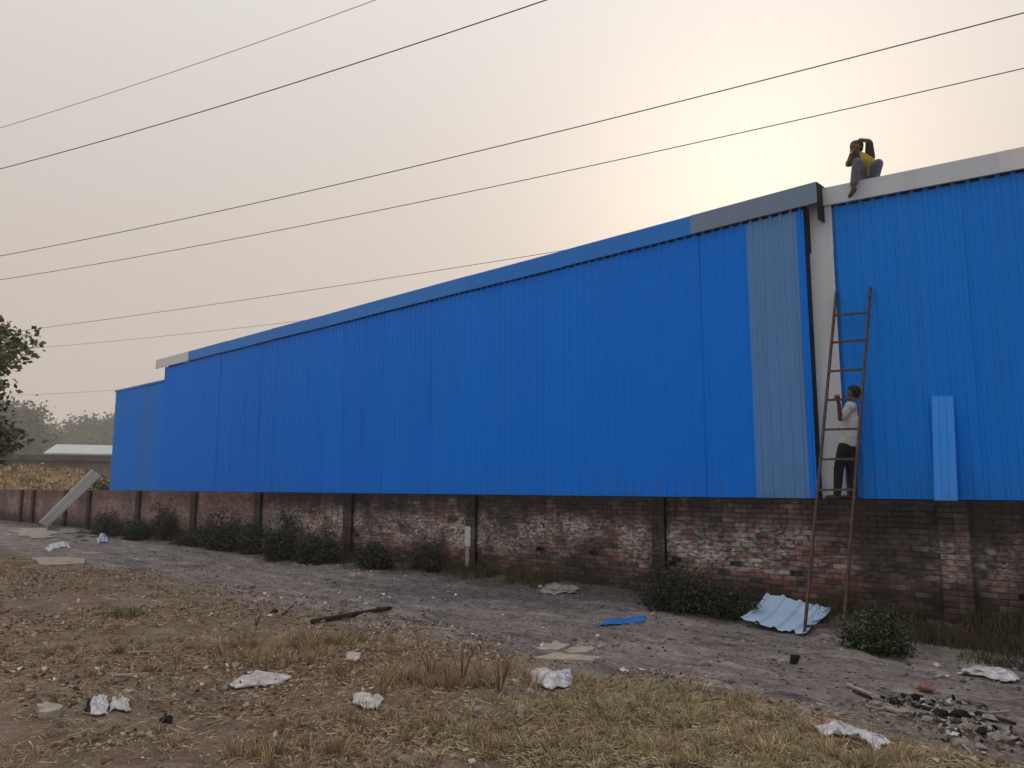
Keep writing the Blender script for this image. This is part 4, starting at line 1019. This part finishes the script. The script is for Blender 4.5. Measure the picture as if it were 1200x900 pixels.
def crumple(px_poly, mat, label, name='crumpled_bag', cat='bag', amp=.06, seed=0, mat2=None, nu=14, nv=10, lift=.02, group=None):
    P = [on_ground(*p) for p in px_poly]; rg_ = random.Random(seed); v = []
    for j in range(nv):
        for i in range(nu):
            u_, t_ = i / (nu - 1), j / (nv - 1); p = P[0].lerp(P[1], u_).lerp(P[3].lerp(P[2], u_), t_)
            ed = min(u_, 1 - u_, t_, 1 - t_) * 3.0
            p = p + (P[1] - P[0]) * .42 * (float(fbm(u_ * 2.5 + seed, t_ * 3.1, 3, 3)) - .5) + (P[3] - P[0]) * .75 * (float(fbm(u_ * 3.3, t_ * 2.3 + seed, 4, 3)) - .5)
            z = gzf(p.x, p.y) + lift + amp * min(1, .25 + ed) * float(fbm(u_ * 5 + seed * 3.1, t_ * 4 + seed, 8, 3)) + rg_.uniform(-.006, .006)
            v.append(Vector((p.x, p.y, z)))
    k = nu * nv; v += [p - Vector((0, 0, .008)) for p in v]
    q_ = [(j * nu + i, j * nu + i + 1, (j + 1) * nu + i + 1, (j + 1) * nu + i) for j in range(nv - 1) for i in range(nu - 1)]
    rim = [i for i in range(nu)] + [j * nu + nu - 1 for j in range(1, nv)] + [(nv - 1) * nu + i for i in range(nu - 2, -1, -1)] + [j * nu for j in range(nv - 2, 0, -1)]
    f = q_ + [tuple(x_ + k for x_ in t_[::-1]) for t_ in q_] + [(rim[i], rim[(i + 1) % len(rim)], rim[(i + 1) % len(rim)] + k, rim[i] + k)[::-1] for i in range(len(rim))]
    o = flat_thing(name, v, f, mat, label, cat, False, group)
    if mat2 is not None:
        o.data.materials.append(mat2)
        for i, t_ in enumerate(q_):
            if t_[0] % nu < 3: o.data.polygons[i].material_index = 1
    return o
def lump(px, py, s, mat, label, name, cat, seed, sq=(1, 1, .7), group=None):
    c = on_ground(px, py); rg_ = random.Random(seed); bm = bmesh.new()
    for k in range(15):                             # angular broken shape
        d_ = Vector((rg_.gauss(0, 1), rg_.gauss(0, 1), rg_.gauss(0, 1))).normalized() * rg_.uniform(.75, 1.1)
        bm.verts.new((d_.x * sq[0] * s, d_.y * sq[1] * s, d_.z * sq[2] * s))
    bmesh.ops.convex_hull(bm, input=bm.verts[:]); bmesh.ops.delete(bm, geom=[v_ for v_ in bm.verts if not v_.link_faces], context='VERTS')
    bmesh.ops.bevel(bm, geom=bm.edges[:], offset=s * .07, segments=1, affect='EDGES')
    zmin = min(v_.co.z for v_ in bm.verts)
    for v_ in bm.verts: v_.co.z -= zmin
    bmesh.ops.rotate(bm, verts=bm.verts, cent=(0, 0, 0), matrix=Matrix.Rotation(rg_.uniform(0, 6), 3, 'Z'))
    me = bpy.data.meshes.new(name); bm.to_mesh(me); bm.free(); o = link(name, me, mat); o.location = c - Vector((0, 0, s * .15)); return tag(o, label, cat, group)
def stick(pa, pb, r0, r1, mat, label, name='stick', cat='stick', up=.03, flat=False, group=None):
    A, Bq = on_ground(*pa), on_ground(*pb); pts = []
    for k in range(7):
        p = A.lerp(Bq, k / 6); p.z = max(gzf(p.x, p.y) + r0 * .6, A.lerp(Bq, k / 6).z + r0 * .5) ; pts.append(p)
    zs = [p.z for p in pts]; s_ = max(zs[k] - (zs[0] + (zs[-1] - zs[0]) * k / 6) for k in range(7))
    for k, p in enumerate(pts): p.z = zs[0] + (zs[-1] - zs[0]) * k / 6 + s_ * .85 + random.uniform(-.002, .002)
    c = pts[3].copy()
    if flat: v, f = beam_vf(pts[0] - c, pts[-1] - c, r0 * 2.6, r0 * .9, Vector((0, 0, 1)).cross(Bq - A)); o = pyd(name, v, f, mat)
    else: o = tube(name, [p - c for p in pts], [r0 + (r1 - r0) * k / 6 for k in range(7)], mat, None, 7)
    o.location = c; return tag(o, label, cat, group)
ORDN = ['leftmost', 'second from the left', 'third from the left', 'fourth from the left', 'fifth from the left', 'sixth from the left', 'seventh from the left', 'eighth from the left', 'ninth from the left', 'tenth from the left', 'rightmost']
def ordinal(px, allpx):
    k = sorted(allpx).index(px); return 'rightmost' if k == len(allpx) - 1 else ORDN[k]
# left side
slab([(36, 655), (76, 652), (101, 656), (98, 662), (52, 664)], SLAB_TAN, 'flat tan slab lying on the left ground', seed=1, jag=.03)
slab([(14, 624), (26, 620), (56, 619.5), (70, 625), (62, 631), (34, 632)], PALE_STONE, 'broad pale concrete slab below the leaning pale strip', seed=2, th=.05, jag=.16)
slab([(66, 622), (82, 620.5), (96, 622.5), (88, 626), (72, 627)], RUBBLE, 'smaller grey broken slab between the broad slab and the rubble', seed=41, th=.08, jag=.12)
RUB1 = [(82, 624, .16), (92, 630, .2), (101, 624, .18), (110, 629, .16), (120, 632, .18), (97, 634, .14), (108, 622, .16), (76, 632, .14), (128, 629, .12), (88, 636, .1)]
for i, (px, py, s) in enumerate(RUB1):
    lump(px, py, s, RUBBLE, 'broken concrete chunk, ' + ordinal(px, [q_[0] for q_ in RUB1]) + ' in the rubble beside the broad slab', 'rubble_chunk', 'rubble', 20 + i, (1.5, 1.2, .5), 'rubble beside the broad slab')
crumple([(55, 645), (80, 645), (80, 638), (57, 638)], BAG, 'white crumpled bag between the broad slab and the tan slab', amp=.16, seed=3)
crumple([(114, 637), (127, 637), (126, 628), (115, 628)], BAG_BLUE, 'light blue bag on the rubble at the far left', amp=.22, seed=4)
slab([(41, 836), (55, 830), (73, 833), (70, 842), (44, 843)], PALE_STONE, 'small pale stone slab in the lower left corner', seed=5, th=.05)
crumple([(98, 840), (128, 845), (124, 820), (102, 822)], BAG, 'torn white and black rubbish in the lower left', amp=.06, seed=6, mat2=CHAR)
crumple([(128, 838), (152, 834), (150, 820), (130, 820)], PAPER, 'small pale paper scrap right of the torn rubbish', 'paper_scrap', 'paper', .04, 7)
lump(195, 848, .06, CHAR, 'black charred lump in the lower left foreground', 'charred_lump', 'lump', 8)
stick((150, 770), (205, 767), .014, .01, WOOD_LT, 'pale thin stick on the left foreground')
stick((130, 794), (175, 791), .012, .012, WOOD_LT, 'short pale stick below the longer one in the left foreground')
slab([(268, 804), (300, 789), (342, 796), (330, 803), (275, 812)], PAPER, 'flat white board in the brown weeds', 'board', 'board', .0, .025, .012, 9)
crumple([(412, 830), (444, 834), (446, 818), (418, 815)], PAPER, 'white crumpled scrap in the middle foreground', 'paper_scrap', 'paper', .05, 10)
crumple([(404, 776), (420, 778), (423, 768), (408, 766)], PAPER, 'small grey white scrap behind the brown weeds', 'paper_scrap', 'paper', .05, 11)
crumple([(624, 806), (668, 808), (672, 790), (622, 788)], BAG, 'white crumpled plastic bag at the edge of the straw grass', amp=.12, seed=12)
stick((366, 733), (457, 716), .04, .035, WOOD_DK, 'long dark wooden pole lying on the track', 'wooden_pole', 'pole')
lump(322, 719, .07, CHAR, 'dark lump of burnt wood left of the wooden pole', 'charred_lump', 'lump', 13, (1.6, 1, .6))
stick((330, 722), (348, 706), .012, .008, WOOD_DK, 'thin dark twig poking from the burnt lump')
slab([(628, 760), (650, 753), (668, 757), (655, 764)], SLAB_TAN, 'left rear piece of the broken tan slab on the track', seed=14, th=.02, jag=.02)
slab([(664, 762), (676, 757), (697, 759), (690, 767), (666, 767)], SLAB_TAN, 'right rear piece of the broken tan slab on the track', seed=15, th=.02, jag=.02)
slab([(625, 772), (655, 766), (704, 773), (695, 778), (640, 776)], SLAB_TAN, 'front piece of the broken tan slab on the track', seed=16, th=.025, jag=.02)
slab([(698, 733), (714, 727), (757, 724), (754, 730), (735, 733), (712, 735)], BLUE_CLOTH, 'flat bright blue plastic scrap on the track', 'plastic_scrap', 'plastic', .0, .02, .03, 17)
crumple([(630, 695), (668, 700), (676, 690), (640, 686)], RUBBLE, 'grey rag below the wall near the middle', 'rag', 'rag', .08, 18)
lump(633, 690, .07, PAPER, 'small white lump beside the grey rag below the wall', 'stone', 'stone', 19)
lump(612, 838, .055, PAPER, 'white stone in the straw grass below the crumpled plastic bag', 'stone', 'stone', 21, (1.2, .8, .8))
lump(562, 838, .08, RUBBLE, 'grey stone in the middle foreground', 'stone', 'stone', 22, (1.4, 1, .6))
lump(535, 846, .06, RUBBLE, 'smaller grey stone left of the grey stone in the middle foreground', 'stone', 'stone', 23, (1.4, 1, .6))
# right side
crumple([(955, 862), (1030, 893), (1040, 884), (978, 853)], BAG, 'dirty white sack with an orange corner in the lower right grass', 'sack', 'sack', .09, 24, ORANGE, 18, 8, .05)
crumple([(1128, 792), (1180, 803), (1196, 797), (1145, 781)], BAG, 'white plastic sheet lying at the right edge of the track', 'plastic_sheet', 'plastic', .10, 25)
lump(931, 779, .085, CHAR, 'black lump on the track below the ladder', 'charred_lump', 'lump', 26, (1.1, .9, .9))
lump(1086, 812, .085, BRICK_BIT, 'broken red brick on the rubbish heap', 'brick_chunk', 'brick', 27, (1.2, .9, .75))
stick((992, 806), (1022, 818), .02, .02, WOOD_LT, 'pale board at the left end of the rubbish heap', 'board', 'board', flat=True)
stick((1045, 812), (1082, 818), .02, .02, WOOD_LT, 'pale board leading to the broken red brick', 'board', 'board', flat=True)
stick((1038, 832), (1058, 838), .024, .024, WOOD_LT, 'short pale board at the front of the rubbish heap', 'board', 'board', flat=True)
stick((1000, 812), (1022, 821), .018, .014, WOOD_DK, 'dark stick beside the pale board at the left of the heap')
stick((1060, 826), (1120, 842), .022, .016, WOOD_DK, 'long dark stick across the rubbish heap')
stick((1145, 838), (1190, 850), .02, .016, WOOD_DK, 'dark stick at the right end of the rubbish heap')
CHR = [(1047, 825, .06, CHAR, ''), (1075, 822, .065, CHAR, ''), (1102, 840, .065, CHAR, ''), (1128, 842, .075, CHAR, ''), (1150, 860, .055, CHAR, '')]
for i, (px, py, s, m, lb) in enumerate(CHR):
    lump(px, py, s, m, 'black charred lump, ' + ordinal(px, [q_[0] for q_ in CHR]) + ' of those in the lower right rubbish heap', 'charred_lump', 'lump', 70 + i, (1.4, 1, .7), 'charred lumps in the rubbish heap')
RUB2 = [(1126, 874, .09), (1160, 845, .07), (1135, 856, .07), (1170, 868, .08), (1088, 846, .06), (1186, 872, .06), (1120, 856, .05), (1150, 880, .06), (1030, 828, .05), (1062, 842, .05), (1110, 828, .05)]
for i, (px, py, s) in enumerate(RUB2):
    lump(px, py, s, RUBBLE, 'grey rubble piece, ' + ordinal(px, [q_[0] for q_ in RUB2]) + ' of those in the lower right rubbish heap', 'rubble_chunk', 'rubble', 80 + i, (1.4, 1, .6), 'rubble in the rubbish heap')
# ash, chips and splinters under the heap
C = np.concatenate([disc(1075, 826, .5, .25, 130, 1301), disc(1125, 848, .5, .3, 140, 1302), disc(1150, 868, .4, .25, 90, 1303)]); C[:, 2] += .015
V, F, T = leaf_cloud(C, 1, (.01, .01, .008), .07, [(0.03, 0.028, 0.027), (0.06, 0.055, 0.05), (0.36, 0.33, 0.30), (0.2, 0.17, 0.15), (0.02, 0.02, 0.02), (0.48, 0.46, 0.44)], 1304, .3)
o = arr('rubbish_chips', V, F, TINT_STONE, T); o['kind'] = 'stuff'; tag(o, 'dark ash, splinters and chips strewn under the lower right rubbish heap', 'rubbish')
for i, (pa, pb, m, lb) in enumerate([((1062, 836), (1088, 846), WOOD_LT, 'thin pale splinter crossing the front of the rubbish heap'), ((1100, 850), (1142, 862), WOOD_DK, 'dark stick low in the front of the rubbish heap'), ((1120, 866), (1140, 886), WOOD_LT, 'pale splinter pointing out of the lower end of the rubbish heap'), ((1160, 838), (1184, 836), WOOD_LT, 'short pale splinter at the right end of the rubbish heap')]):
    stick(pa, pb, .012, .008, m, lb, 'splinter' if m is WOOD_LT else 'stick', 'stick')
# tall dry stalks
for i, (px, py, h, lb) in enumerate([(541, 800, .40, 'tallest bare dry stalk in the middle foreground weeds'), (585, 815, .34, 'pale bare stalk right of the tallest dry stalk'), (505, 800, .28, 'short bare stalk left of the tallest dry stalk'), (300, 735, .22, 'dark bare weed at the edge of the track on the left')]):
    c = on_ground(px, py); root = thing('dry_weed', c, lb, 'weed', 'bare dry weeds'); segs = []; rg_ = random.Random(90 + i)
    for k in range(7):
        a = rg_.uniform(0, 6.28); e = c + Vector((math.cos(a) * h * .35, math.sin(a) * h * .35, h * rg_.uniform(.55, 1.0))) if k else c + Vector((-.02, 0, h))
        segs.append(([c + Vector((0, 0, -.02)), c.lerp(e, .5) + Vector((0, 0, .02)), e], [.005, .0035, .0015]))
    pyd('stalks', *limb_mesh(segs, 5), m_plain('dry_stalk', (0.10, 0.07, 0.055), .9), root)
    V, F, T = leaf_cloud([tuple(s_[0][2]) for s_ in segs], 10, (.015, .015, .025), .03, BRN, 95 + i); sh_ = arr('seed_heads', V, F, TINT, T, root); sh_['kind'] = 'stuff'

# ------------------------------------------------------------------ haze
v, f = box_vf(-420, 180, -180, 380, -1.5, 40.0)
hz = pyd('haze', v, f, None); hz['kind'] = 'stuff'; tag(hz, 'thin dusty haze hanging in the air over the yard', 'haze')
hm = bpy.data.materials.new('haze'); hm.use_nodes = True; hn = hm.node_tree.nodes; hn.remove(hn['Principled BSDF'])
pv = hn.new('ShaderNodeVolumePrincipled'); pv.inputs['Density'].default_value = 0.0012; pv.inputs['Color'].default_value = (0.95, 0.93, 0.90, 1); pv.inputs['Anisotropy'].default_value = 0.3
hm.node_tree.links.new(pv.outputs[0], hn['Material Output'].inputs['Volume']); hz.data.materials.append(hm)
